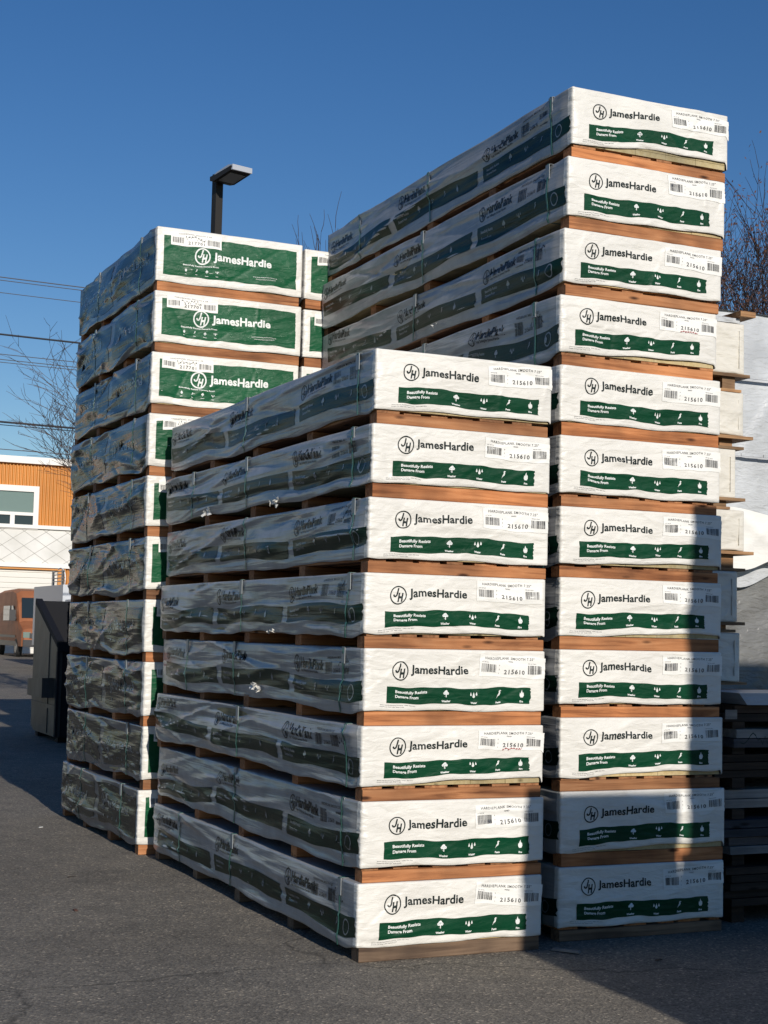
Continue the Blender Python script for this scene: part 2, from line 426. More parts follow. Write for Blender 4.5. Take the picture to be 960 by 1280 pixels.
def front_plank(w, root, rs, red=False):
    W, H = w.W, w.H; ox = rs.uniform(-.022, .016); oz = rs.uniform(-.008, .008)
    lg = merge([monogram(.178*W+ox, .64*H+oz, .047, .13), place(text_geo('JamesHardie', .060, .026, 0, 1.03, 3), .236*W+ox, .605*H+oz, .318*W)])
    V, Fc = refine(lg, 2); raw('logo', w.mapF(V, .0020), Fc, M['ink'], root)
    V, Fc = grid(.11*W+ox, .905*W+ox, .115*H, .385*H, 100, 12, .004, rs)
    b = raw('green_band', w.mapF(V, .0018), Fc, M['green'], root)
    g = [place(text_geo('Beautifully Resists', .021, .03), .155*W+ox, .285*H, .17*W), place(text_geo('Damage From', .021, .03), .155*W+ox, .205*H, .125*W)]
    for k, (x, nm) in enumerate(((.43, 'Weather'), (.585, 'Water'), (.725, 'Pests'), (.855, 'Fire'))):
        V, Fc = refine(merge([icons(k, x*W+ox, .278*H, .023), place(text_geo(nm, .0135, .05), x*W+ox, .142*H, None, True)]))
        raw('pictogram', w.mapF(V, .0036), Fc, M['white_ink'], b)
    V, Fc = refine(merge(g)); raw('band_text', w.mapF(V, .0034), Fc, M['white_ink'], b)
    g = [place(text_geo('James Hardie Building Products  10901 Elm Ave', .0065, 0), .075*W+ox, .075*H, .19*W), place(text_geo('Fontana CA 92337 USA  Made in USA', .0065, 0), .075*W+ox, .045*H, .13*W)]
    V, Fc = merge(g); raw('fine_print', w.mapF(V, .0012), Fc, M['grey_ink'], root)
    # shipping label
    sx = .618*W+rs.uniform(-.016, .010)-(.05 if rs.rand() < .08 else 0); sz = .56*H+rs.uniform(-.01, .012); tl = rs.normal(0, .028)
    def tilt(g):
        V, Fc = g; V = V.copy(); x = V[:, 0]-sx; y = V[:, 1]-sz
        V[:, 0] = sx+x*math.cos(tl)-y*math.sin(tl); V[:, 1] = sz+x*math.sin(tl)+y*math.cos(tl); return V, Fc
    sw, sh = .375*W, .36*H
    V, Fc = tilt(grid(sx, sx+sw, sz, sz+sh, 44, 14)); st = raw('shipping_label', w.mapF(V, .0024), Fc, M['sticker'], root)
    g = [place(text_geo('HARDIEPLANK SMOOTH 7.25"', .019, .010, 0, 1.15), sx+.03*W, sz+sh*.80, .28*W), place(text_geo('PRIMED', .009), sx+.16*W, sz+sh*.67, None),
         barcode(sx+.012*W, sx+.092*W, sz+sh*.2, sz+sh*.58, rs), barcode(sx+.275*W, sx+.355*W, sz+sh*.2, sz+sh*.58, rs),
         place(text_geo('215610', .031, .022, 0, 1.2), sx+.138*W, sz+sh*.16, .118*W)]
    for q in range(3): g.append(place(text_geo('631'[q], .011), sx+.108*W, sz+sh*(.52-.19*q)))
    g += [place(text_geo('LOT 4417 08', .007), sx+.012*W, sz+sh*.64), place(text_geo('ITEM NO 215610', .007), sx+.275*W, sz+sh*.64)]
    V, Fc = tilt(refine(merge(g))); raw('label_print', w.mapF(V, .0036), Fc, M['grey_ink'], st)
    if red:
        V, Fc = tilt(scribble(sx+.14*W, sx+.25*W, sz+sh*.02, sz+sh*.09, rs, 22)); raw('red_marking', w.mapF(V, .0039), Fc, M['red_ink'], root)
def front_panel(w, root, rs):
    W, H = w.W, w.H; ox = rs.uniform(-.01, .01)
    V, Fc = grid(.045*W+ox, .955*W+ox, .13*H, .86*H, 110, 26, .002, rs); b = raw('green_panel', w.mapF(V, .0012), Fc, M['green2'], root)
    lg = merge([monogram(.305*W+ox, .53*H, .062, .17), place(text_geo('JamesHardie', .084, .032, 0, 1.03, 3), .378*W+ox, .478*H, .40*W)])
    V, Fc = refine(lg, 2); raw('logo', w.mapF(V, .0030), Fc, M['white_ink'], b)
    g = [place(text_geo('Beautifully Resists Damage From', .015, .03), .175*W+ox, .335*H, .24*W)]
    for k, x in zip((3, 2, 0, 1), (.195, .265, .335, .405)):
        V, Fc = refine(merge([icons(k, x*W+ox, .255*H, .015), place(text_geo(('Weather', 'Water', 'Pests', 'Fire')[k], .008, .03), x*W+ox, .175*H, None, True)])); raw('pictogram', w.mapF(V, .0030), Fc, M['white_ink'], b)
    for q in range(2): g.append(place(text_geo('James Hardie Building Products Fontana CA', .009, .02), (.65+.02*q)*W+ox, (.27-.04*q)*H, (.17-.03*q)*W))
    V, Fc = merge(g); raw('panel_text', w.mapF(V, .0028), Fc, M['white_ink'], b)
    sx = .075*W+rs.uniform(-.01, .02); sz = .70*H+rs.uniform(-.01, .01); sw, sh = .34*W, .245*H
    V, Fc = grid(sx, sx+sw, sz, sz+sh, 40, 10); st = raw('shipping_label', w.mapF(V, .0034), Fc, M['sticker'], root)
    g = [place(text_geo('HARDIEPANEL SMOOTH 4 X8', .015, 0, 0, 1.1), sx+.05*W, sz+sh*.82, .22*W), barcode(sx+.01*W, sx+.085*W, sz+sh*.2, sz+sh*.62, rs), barcode(sx+.245*W, sx+.325*W, sz+sh*.2, sz+sh*.62, rs),
         place(text_geo('217701', .030, .02, 0, 1.2), sx+.115*W, sz+sh*.15, .11*W)]
    V, Fc = refine(merge(g)); raw('label_print', w.mapF(V, .0046), Fc, M['grey_ink'], st)
    V, Fc = scribble(sx+.10*W, sx+.23*W, sz+sh*.42, sz+sh*.74, rs, 20); raw('handwriting', w.mapF(V, .0050), Fc, M['ink'], st)
def flip(g, s0):
    V, Fc = g; V = V.copy(); V[:, 0] = s0-V[:, 0]; return V, [tuple(reversed(f)) for f in Fc]
def side_plank(w, root, rs):
    H = w.H; ph = rs.uniform(-.12, .12)
    for k, (a, b) in enumerate(((.02, 1.02), (1.10, 2.30), (2.39, 3.58))):
        a2 = max(.02, a+ph) if k else .02; b2 = min(w.L-.05, b+ph)
        z0, z1 = .20*H, .50*H
        V, Fc = flip(grid(0, b2-a2, z0, z1, int((b2-a2)/.03), 6, .012, rs), b2)
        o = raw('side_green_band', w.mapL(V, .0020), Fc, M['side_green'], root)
        s = b2-.01
        V, Fc = flip(merge([place(text_geo('Beautifully Resists', .022, .03), .04, .385*H), place(text_geo('Damage From', .022, .03), .04, .295*H)]), s)
        raw('band_text', w.mapL(V, .0034), Fc, M['side_white_ink'], o)
        for q in range(3 if b2-a2 < 1.05 else 4):
            V, Fc = flip(icons(q, .34+.19*q, .37*H, .026), s); raw('pictogram', w.mapL(V, .0036), Fc, M['side_white_ink'], o)
        if k == 0:
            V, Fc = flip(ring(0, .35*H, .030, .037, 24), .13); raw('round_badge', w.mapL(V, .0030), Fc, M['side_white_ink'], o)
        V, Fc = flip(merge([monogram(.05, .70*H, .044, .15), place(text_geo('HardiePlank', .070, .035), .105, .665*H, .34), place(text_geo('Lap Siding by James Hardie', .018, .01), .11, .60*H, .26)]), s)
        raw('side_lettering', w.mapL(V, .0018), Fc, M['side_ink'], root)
    sx = .55+rs.uniform(-.05, .05)
    V, Fc = flip(merge([barcode(0, .09, .60*H, .80*H, rs), barcode(.22, .31, .60*H, .80*H, rs), place(text_geo('215610', .03, .01), .11, .62*H), place(text_geo('HARDIEPLANK SMOOTH 7.25"', .018, .008, 0, 1.1), .02, .85*H)]), sx)
    raw('side_label_print', w.mapL(V, .0018), Fc, M['side_ink'], root)
    if rs.rand() < .5:
        V, Fc = flip(scribble(.3, .44, .66*H, .86*H, rs, 14, .003), .62); raw('handwriting', w.mapL(V, .0019), Fc, M['side_ink'], root)
def side_panel(w, root, rs):
    H = w.H
    for (a, b) in ((.06, 1.12), (1.24, 2.40)):
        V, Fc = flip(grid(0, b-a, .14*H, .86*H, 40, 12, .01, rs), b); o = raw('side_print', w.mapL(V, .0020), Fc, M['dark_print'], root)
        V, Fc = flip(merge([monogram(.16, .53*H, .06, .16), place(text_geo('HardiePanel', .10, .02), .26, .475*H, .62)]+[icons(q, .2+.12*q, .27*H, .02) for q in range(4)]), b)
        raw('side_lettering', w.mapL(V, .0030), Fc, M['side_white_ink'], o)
def strap(w, s0, root, rs):
    H = w.H; hw = .0065; lean = rs.normal(0, .02)
    V = []; n = 16
    for i in range(n+1):
        z = .001+(H-.002)*i/n; y = s0+lean*(i/n)
        for off in (.0035, .0055):
            for e in (-hw, hw):
                a = np.array([y+e]); zz = np.array([z]); t = z/H
                d = max(0, w.dL(a, zz)[0])*.75+w.dL(a, zz)[0]*.25
                V.append((-(d+off), y+e, w.zbL(a)[0]*(1-t)+H*t))
    y = s0+lean
    for off in (.004, .006):
        pass
    Fc = []
    for i in range(n):
        a = 4*i; b = a+4; Fc += [(a+2, a+3, b+3, b+2), (a, b, b+1, a+1), (a, a+2, b+2, b), (a+1, b+1, b+3, a+3)]
    mb = MB(); mb.v = V; mb.f = Fc; mb.m = [0]*len(Fc)
    mb.box(-.012, w.W+.004, y-hw, y+hw, H+.0025, H+.0045)
    mb.box(.0, w.W, s0-hw, s0+hw, -.0016, -.0004)
    st = mb.build('strap', M['strap'], root)
    mb = MB(); q = .028
    q = .021; mb.box(-.011, -.0075, y-q, y+q, H-.085, H+.001); mb.box(-.0075, .05, y-q, y+q, H+.001, H+.0024)
    mb.build('edge_protector', M['protector'], st)
def pile(w, root, dark=False):
    mb = MB(); W, Lg, H = w.W, w.L, w.H
    n = 5; e = .014
    h = .0; k = 0; xs = np.linspace(e, W-e, n+1 if w.kind == 'plank' else 2)
    rows = 10
    for r_ in range(rows):
        z0 = (H-.02)*r_/rows; z1 = (H-.02)*(r_+1)/rows-.0015
        off = w.rs.uniform(-.003, .003)
        for i in range(len(xs)-1):
            mb.box(xs[i]+.0008, xs[i+1]-.0008, e+off+.002*w.rs.rand(), Lg-e, z0, z1)
    mb.build('plank_pile' if w.kind == 'plank' else 'panel_pile', M['plank'], root)
def make_pack(kind, W, Lg, H, seed, lift=0.0, red=False, cover=None):
    root = empty('siding_pack'); w = Wrap(W, Lg, H, seed, kind); w.lift = lift
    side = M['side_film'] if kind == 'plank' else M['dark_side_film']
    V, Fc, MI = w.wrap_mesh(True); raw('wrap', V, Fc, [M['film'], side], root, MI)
    pile(w, root)
    rs = w.rs
    if kind == 'plank':
        front_plank(w, root, rs, red); side_plank(w, root, rs)
        ss = [.20+rs.uniform(-.04, .12), 1.85+rs.uniform(-.15, .2)]+([3.0] if seed % 3 == 0 else [])
    else:
        front_panel(w, root, rs); side_panel(w, root, rs); ss = [.45+rs.uniform(-.05, .05), 1.75+rs.uniform(-.1, .1)]
    for s0 in ss: strap(w, s0, root, rs)
    return root
def make_pallet(W, Lg, h, seed, grey=False, full=False):
    rs = np.random.RandomState(seed); root = empty('wooden_pallet')
    m = M['grey_plank'] if grey else M['runner']; md = M['deck']
    dk = 0.0 if full else .014
    n = 5 if Lg > 3 else 4
    for i in range(n):
        y0 = .012+(Lg-.024-.09)*i/(n-1); mb = MB(); j = rs.uniform(-.006, .006) if i else 0
        hh = h-dk-.003; a, b = .012+rs.uniform(-.008, .010), W-.012+rs.uniform(-.010, .008); e = .004
        mb.prism([(y0+j+e, 0), (y0+j+.09-e, 0), (y0+j+.09, e), (y0+j+.09, hh-e), (y0+j+.09-e, hh), (y0+j+e, hh), (y0+j, hh-e), (y0+j, e)], a, b, 'x')
        mb.build('runner', m, root)
    if dk:
        mb = MB(); x = .02
        while x < W-.06:
            wd = min(rs.uniform(.09, .15), W-.014-x)
            mb.box(x, x+wd, .02+rs.uniform(-.006, .02), Lg-.02, h-dk-.002, h-.003); x += wd+rs.uniform(.03, .09)
        mb.build('deck', md, root)
    return root

def torn(p, w_s, z, seed, k=3, size=.035):
    rs = np.random.RandomState(seed); mb = MB()
    for _ in range(k):
        c = np.array([-.018-rs.uniform(0, .02), w_s+rs.normal(0, .035), z+rs.normal(0, .012)]); V = [c]
        n = 7
        for i in range(n):
            a = 6.28*i/n; r = size*rs.uniform(.3, 1.1); V.append(c+np.array([rs.uniform(-.02, .012), r*math.cos(a), r*math.sin(a)*.8]))
        mb.add(V, [(0, 1+i, 1+(i+1) % n) for i in range(n)])
    mb.build('torn_film', M['film'], p)
ORD = 'topmost second third fourth fifth sixth seventh eighth ninth tenth eleventh twelfth'.split()
PALH = .076
CX, SX = math.cos, math.sin
def put_stack(key, base, yaw, W, Lg, tops, dxy, kind, where, group, seed0, lifts={}, reds=(), src=None, offs=None, gname=None):
    """tops: z of each pack's top from the top one down"""
    n = len(tops); out = []
    for i, zt in enumerate(tops):
        zb = tops[i+1] if i+1 < n else 0.0
        H = zt-zb-PALH
        dw, dl, dW, dyaw = dxy[i]
        x = base[0]+dw*math.cos(yaw)-dl*math.sin(yaw); y = base[1]+dw*math.sin(yaw)+dl*math.cos(yaw)
        pos = (ORD[i] if i == 0 else ORD[i]+' from the top') if i < n-1 else 'bottom one'
        if src is None:
            p = make_pack(kind, W+dW, Lg, H, seed0+i, lifts.get(i, 0.0), i in reds)
            q = make_pallet(W+dW, Lg, PALH, seed0*3+i, grey=(i == n-1 and kind == 'plank'), full=(i % 3 == 1 and kind == 'plank') or kind == 'panel')
        else:
            p = copy_tree(src[i % len(src)][0]); q = copy_tree(src[i % len(src)][1])
        p.location = (x, y, zb+PALH); p.rotation_euler = (0, 0, yaw+dyaw)
        q.location = (x, y, zb); q.rotation_euler = (0, 0, yaw+dyaw*.5)
        what = 'white plank pack with green band' if kind == 'plank' else 'pack with big green end panel'
        tag(p, f'{what}, {pos} in {where}', 'siding pack', group+' packs')
        tag(q, f'brown wooden pallet under the {"bottom" if i==n-1 else ORD[i]} pack of {where}', 'pallet', group+' pallets')
        out.append((p, q))
        if offs:
            for ob in (p, q): ob.location.x += offs[i]*math.cos(yaw); ob.location.y += offs[i]*math.sin(yaw)
    return out

# ------------------------------------------------------------------ ground
def ground_material():
    m = mat('asphalt', (.12, .115, .11), .85, .35)
    v = coords(m); 
    vo = N(m, 'ShaderNodeTexVoronoi'); vo.inputs['Scale'].default_value = 82; L(m, v, vo.inputs['Vector'])
    sp = ramp(m, vo.outputs['Color'], [(.0, (.48, .48, .48)), (.45, (.9, .9, .9)), (.80, (1.18, 1.18, 1.15)), (.94, (2.3, 2.2, 2.05))])
    f = noise(m, v, 120, 3, .7); big = noise(m, v, .45, 5, .65, .6); mid = noise(m, v, 3.5, 5, .65)
    base = ramp(m, big, [(.3, (.160, .143, .120)), (.7, (.218, .197, .167))])
    a = N(m, 'ShaderNodeMix', data_type='RGBA', blend_type='MULTIPLY'); a.inputs[0].default_value = 1; L(m, base, a.inputs[6]); L(m, sp, a.inputs[7])
    b = N(m, 'ShaderNodeMix', data_type='RGBA', blend_type='MULTIPLY'); b.inputs[0].default_value = 1; L(m, a.outputs[2], b.inputs[6])
    L(m, ramp(m, mid, [(.25, (.74, .74, .75)), (.5, (1, 1, 1)), (.75, (1.2, 1.18, 1.14))]), b.inputs[7])
    c = N(m, 'ShaderNodeMix', data_type='RGBA', blend_type='MULTIPLY'); c.inputs[0].default_value = 1; L(m, b.outputs[2], c.inputs[6])
    L(m, ramp(m, f, [(.35, (.68, .68, .68)), (.65, (1.3, 1.29, 1.26))]), c.inputs[7])
    # hairline cracks with a shape of their own
    vd = N(m, 'ShaderNodeTexVoronoi'); vd.feature = 'DISTANCE_TO_EDGE'; vd.inputs['Scale'].default_value = .22
    dn = N(m, 'ShaderNodeTexNoise'); dn.inputs['Scale'].default_value = 2.5; dn.inputs['Detail'].default_value = 5; L(m, v, dn.inputs['Vector'])
    va = N(m, 'ShaderNodeVectorMath', operation='MULTIPLY_ADD'); L(m, dn.outputs['Color'], va.inputs[0]); va.inputs[1].default_value = (.5, .5, .5); L(m, v, va.inputs[2])
    L(m, va.outputs[0], vd.inputs['Vector'])
    ck = ramp(m, vd.outputs['Distance'], [(.0, (.5, .5, .5)), (.0016, (1, 1, 1))])
    d = N(m, 'ShaderNodeMix', data_type='RGBA', blend_type='MULTIPLY'); d.inputs[0].default_value = 1; L(m, c.outputs[2], d.inputs[6]); L(m, ck, d.inputs[7])
    L(m, d.outputs[2], bsdf(m).inputs['Base Color'])
    n1 = bump(m, vo.outputs['Distance'], .7, .006); n2 = bump(m, f, .5, .003, n1)
    L(m, bump(m, mid, .3, .01, n2), bsdf(m).inputs['Normal'])
    return m
def gz(y): 
    t = min(1, max(0, (y-24)/36)); return .36*t*t*(3-2*t)
mb = MB()
ys = [-120, -40, 0, 10, 20, 24]+[24+3*i for i in range(1, 13)]+[80, 120, 250, 700, 1800]; xs_ = [-1500, -300, -60, -20, 0, 20, 60, 300, 1500]
Vv = [(x, y, gz(y)) for y in ys for x in xs_]; nx = len(xs_)
mb.add(Vv, [(j*nx+i, j*nx+i+1, (j+1)*nx+i+1, (j+1)*nx+i) for j in range(len(ys)-1) for i in range(nx-1)])
tag(mb.build('asphalt_ground', ground_material(), None, True), 'grey speckled asphalt of the yard', None, None, 'structure')

# ------------------------------------------------------------------ the stacks
YA, YB, YC = .4278, .4215, .4266
A_top = [3.120, 2.727, 2.345, 1.956, 1.571, 1.177, .797, .391]
A_dxy = [(.027,.009,-.009,0), (.014,0,-.003,.004), (.004,.002,-.001,-.003), (-.009,0,.002,.002), (0,.005,-.006,-.004), (-.009,-.001,.001,.003), (0,.001,-.001,-.002), (-.012,-.004,.004,0)]
B_top = [4.768, 4.361, 3.945, 3.565, 3.165, 2.771, 2.373, 1.980, 1.581, 1.208, .806, .399]
B_dxy = [(.034,.002,-.006,0), (.011,0,-.002,.003), (-.006,.003,-.011,-.004), (-.020,.013,-.015,.004), (-.021,0,.001,-.002), (-.016,0,-.001,.003), (-.010,-.002,.002,-.003), (-.005,0,.001,.002), (-.001,.001,-.001,-.002), (.006,-.004,.004,.003), (.013,-.006,.007,-.002), (.005,-.008,.010,0)]
C_top = [4.653, 4.164, 3.700, 3.237, 2.771, 2.321, 1.855, 1.396, .928, .466]
C_dxy = [(-.003,0,0,0), (-.004,-.004,.004,.003), (-.011,0,0,-.002), (-.013,0,0,.003), (-.014,0,0,-.003), (.001,0,0,.002), (.006,0,0,-.002), (.016,0,0,.002), (.022,.001,0,-.003), (.003,0,0,0)]
SA = put_stack('A', (-.0797, 7.6928), YA, 1.0642, 3.659, A_top, A_dxy, 'plank', 'the front stack', 'front stack', 101, {0: .012, 1: .006, 5: .030, 3: .006}, (5,))
SB = put_stack('B', (.9846, 8.3218), YB, 1.0849, 3.689, B_top, B_dxy, 'plank', 'the tall right stack', 'right stack', 204, {0: .045, 1: .012, 3: .022, 6: .02, 7: .02, 9: .025, 10: .03}, (3,))
SCs = put_stack('C', (-1.743, 11.105), YC, 1.1712, 2.484, C_top, C_dxy, 'panel', 'the left stack', 'left stack', 309)
torn(SA[1][0], 1.33, -.005, 3, 5); torn(SA[1][0], 2.62, .0, 4, 4); torn(SA[4][0], 1.55, .05, 5, 5, .03); torn(SA[3][0], 1.25, .0, 6, 3, .02); torn(SB[2][0], 1.6, .02, 7, 2, .02)
def along(base, yaw, w=0, l=0): return (base[0]+w*math.cos(yaw)-l*math.sin(yaw), base[1]+w*math.sin(yaw)+l*math.cos(yaw))
b2 = along((-1.743, 11.105), YC, 1.1712+.022, 0)
put_stack('C2', b2, YC, 1.1712, 2.484, C_top, [(q[0]*.5, q[1]+.01, 0, 0) for q in C_dxy], 'panel', 'the middle stack', 'middle stack', 0, src=SCs[3:]+SCs[:3])
put_stack('C3', (-3.15, 19.4), YC, 1.17, 2.484, C_top, C_dxy, 'panel', 'the hidden back stack', 'hidden stack', 0, src=SCs[5:]+SCs[:5])  # unseen stack added to carry the shadow further over the left ground

# ---- stacks standing beside the photographer, their shade falls on the right of the picture
ns = (math.cos(SHADOW_AZ), math.sin(SHADOW_AZ)); back = (math.sin(SHADOW_AZ), -math.cos(SHADOW_AZ))
def occ(c_left, dist, Lg=3.66):
    """near-left corner of a stack whose far-left top edge lies on shadow line c_left, dist before the right stack"""
    ref = (1.30, 8.46); c0 = ref[0]*ns[0]+ref[1]*ns[1]
    fx = ref[0]+(c_left-c0)*ns[0]+dist*back[0]; fy = ref[1]+(c_left-c0)*ns[1]+dist*back[1]
    return along((fx, fy), SHADOW_AZ, 0, -Lg)
put_stack('P1', occ(3.84, 5.75), SHADOW_AZ, 1.064, 3.659, A_top, [(0,0,0,0)]*8, 'plank', 'the nearest off-frame stack', 'near off-frame stack', 0, src=SA)
put_stack('P2', occ(4.985, 5.75), SHADOW_AZ, 1.085, 3.689, B_top, [(0,0,0,0)]*12, 'plank', 'the far off-frame stack', 'far off-frame stack', 0, src=SB, offs=[0]*5+[-.075]*7)  # lower packs shifted sideways to cut off the sun strip between stacks
put_stack('P3', occ(6.16, 5.95), SHADOW_AZ, 1.085, 3.689, B_top, [(0,0,0,0)]*12, 'plank', 'the outermost off-frame stack', 'outer off-frame stack', 0, src=SB[2:]+SB[:2])  # extra unseen stack, added to block sky and deepen the shade

# ------------------------------------------------------------------ blank white packs on the lumber pile at right
M['blank'] = film('blank_cream_film', (.66, .63, .56), .42, .07, 1.0, .2)
M['tarp'] = film('white_sheeting', (.52, .54, .56), .38, .12, 1.6, .2)
M['dark_tarp'] = film('dark_grey_tarp', (.17, .17, .165), .38, .2, 2.0, .2)
M['rough_wood'] = wood('rough_crate_wood', (.16, .09, .045), (.36, .22, .12), (.52, .36, .20), 0)
DZ = [(3.36, 3.69), (2.96, 3.24), (2.56, 2.87), (2.22, 2.48), (1.77, 2.09), (1.39, 1.70)]
DXW = [.66, .66, .60, .67, .61, .63]
Db = (1.71, 9.36)
for i, (z0, z1) in enumerate(DZ):
    rs = np.random.RandomState(500+i); W = DXW[i]
    w = Wrap(W, 2.4, z1-z0, 600+i, 'panel'); root = empty('wrapped_pack', (*along(Db, YA, rs.uniform(-.01, .0)), z0), YA)
    V, Fc, MI = w.wrap_mesh(True); raw('wrap', V, Fc, [M['blank'], M['blank']], root, MI)
    mb = MB()
    for q in range(3): mb.box(W*.5+.06*q, W*.5+.06*q+.004, -.008, .0, .02, z1-z0-.03)
    mb = MB(); mb.box(W-.05, W-.044, -.010, .004, .04, z1-z0-.05); mb.build('taped_seam', M['blank'], root)
    MB().box(.02, W-.02, .02, 2.38, 0, z1-z0-.012).build('board_pile', M['plank'], root)
    what = ['topmost', 'second from the top', 'third from the top', 'fourth from the top', 'fifth from the top', 'bottom'][i]
    tag(root, f'blank cream wrapped pack, {what} in narrow stack at right edge', 'wrapped pack', 'blank packs at right')
    # pallet with overhanging top board
    zb = DZ[i+1][1] if i < 5 else 1.335; h = z0-zb; x0 = .02
    pr = empty('wooden_pallet', (*along(Db, YA, 0), zb), YA)
    mb = MB(); t = min(.02, h*.3); mb.box(x0, W+rs.uniform(.02, .08), -.02, 2.4, h-t-.002, h-.002)
    mb.build('top_sheet', M['rough_wood'], pr)
    if h-2*t > .03:
        for xx in (.05, W*.45, W-.17): MB().box(xx, xx+.10, .01+.04*rs.rand(), 2.3, t, h-t-.003).build('runner', M['rough_wood'], pr)
        MB().box(x0, W-.06+rs.uniform(0, .08), 0, 2.4, .002, t).build('bottom_sheet', M['rough_wood'], pr)
    tag(pr, f'rough wooden pallet under the {["topmost","second","third","fourth","fifth","bottom"][i]} blank cream pack at right', 'pallet', 'pallets under blank packs')
# grey cloth and loose board on the very top
w = Wrap(.64, 2.3, .035, 77, 'panel'); V, Fc, MI = w.wrap_mesh(True)
o = raw('folded_tarp', V, Fc, [M['dark_tarp'], M['dark_tarp']], None, MI); M['cloth'] = M['tarp']
o.data.materials[0] = M['tarp']; o.location = (*along(Db, YA, 0, .02), 3.695); o.rotation_euler = (0, 0, YA)
tag(o, 'grey sheet folded on top of the blank cream packs', 'sheet')
o = MB().box(0, .12, 0, 2.2, 0, .035).build('loose_board', M['rough_wood']); o.location = (*along(Db, YA, .60, -.03), 3.735); o.rotation_euler = (0, 0, YA)
tag(o, 'short brown board poking out above the topmost cream pack', 'board')

# lumber units below and to the right
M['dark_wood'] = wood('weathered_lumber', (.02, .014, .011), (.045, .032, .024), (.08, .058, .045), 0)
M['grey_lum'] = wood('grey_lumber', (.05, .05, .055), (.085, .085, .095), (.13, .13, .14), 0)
M['green_sheet'] = wood('green_panels', (.10, .14, .12), (.14, .20, .165), (.19, .25, .21), 0)
M['blue_sheet'] = film('blue_grey_film', (.40, .44, .50), .35, .1, 1.0)
M['pale'] = wood('pale_trim', (.20, .19, .18), (.30, .29, .28), (.40, .39, .37), 0)
Eb = (1.965, 8.93)
units = [(0.10, .33, 'dark_wood', 'dark weathered board bundle lying lowest in the pile at right'), (.40, .60, 'grey_lum', 'grey board bundle above the lowest boards at right'),
         (.66, .78, 'green_sheet', 'two pale green sheets halfway up the lumber pile at right'), (.84, .98, 'dark_wood', 'brown board bundle above the green sheets at right'),
         (1.02, 1.13, 'grey_lum', 'grey boards with black handwriting in the right lumber pile'), (1.17, 1.27, 'dark_wood', 'dark board bundle under the blue wrapped sheet at right')]
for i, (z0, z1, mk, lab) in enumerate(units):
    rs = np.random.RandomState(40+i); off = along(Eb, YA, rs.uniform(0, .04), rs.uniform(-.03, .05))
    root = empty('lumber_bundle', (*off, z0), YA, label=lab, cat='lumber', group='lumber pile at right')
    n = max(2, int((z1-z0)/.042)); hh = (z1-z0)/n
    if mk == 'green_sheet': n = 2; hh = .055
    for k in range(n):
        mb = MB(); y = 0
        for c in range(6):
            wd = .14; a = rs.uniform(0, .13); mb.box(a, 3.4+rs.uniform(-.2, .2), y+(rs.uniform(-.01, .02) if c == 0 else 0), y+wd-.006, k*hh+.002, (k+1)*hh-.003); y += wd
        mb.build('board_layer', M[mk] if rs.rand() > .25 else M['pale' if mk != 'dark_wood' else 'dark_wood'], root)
    if i == 4:
        V, Fc = scribble(.12, .42, .02, .09, rs, 18, .004); V3 = np.stack([V[:, 0], np.full(len(V), -.035), V[:, 1]], -1)
        raw('handwriting', V3, Fc, M['ink'], root, sm=False)
    for q, xx in enumerate((.15, 1.6, 3.0)):
        zz = 0 if i == 0 else units[i-1][1]
        d = MB().box(xx, xx+.09, .02, .80, 0, z0-zz-.001).build('spacer_block', M['dark_wood']); d.location = (*along(Eb, YA, 0, 0), zz); d.rotation_euler = (0, 0, YA)
        tag(d, f'dark spacer block under the {["lowest","second","third","fourth","fifth","sixth"][i]} lumber bundle, {["left end","middle","right end"][q]}', 'spacer', 'spacers in lumber pile')
o = MB().box(0, .085, -.004, 0, 0, .055).build('paper_tag', M['pale']); o.location = (*along(Eb, YA, .05, -.04), 1.19); o.rotation_euler = (0, 0, YA)
tag(o, 'small pale paper tag on the dark boards near top of lumber pile', 'tag')
o = MB().prism([(0, 0), (2.6, 0), (2.6, .07), (-.06, .07)], 0, .5, 'y').build('wrapped_sheet', M['blue_sheet']); o.location = (*along(Eb, YA, .22, -.03), 1.272); o.rotation_euler = (0, 0, YA)
tag(o, 'blue white wrapped sheet lying on top of the dark lumber', 'sheet')
o = MB().box(0, 2.9, .42, .5, 0, .05).box(0, 2.9, .9, .98, 0, .05).build('support_beam', M['dark_wood']); o.location = (*along(Eb, YA, -.02, 0), 1.275); o.rotation_euler = (0, 0, YA)
tag(o, 'dark beams carrying the cream pack stack at right', 'beam')
# floor rack carrying the rear half under the blank packs
o = MB()
for xx in (.0, 1.2):
    for yy in (.95, 2.5): o.box(xx, xx+.09, yy, yy+.09, 0, 1.275)
o.box(0, 1.29, .95, 1.04, 1.2, 1.275); 
o = o.build('timber_trestle', M['dark_wood']); o.location = (*along(Eb, YA, -.30, 0), 0); o.rotation_euler = (0, 0, YA)
tag(o, 'dark timber trestle under the cream pack stack', 'trestle')

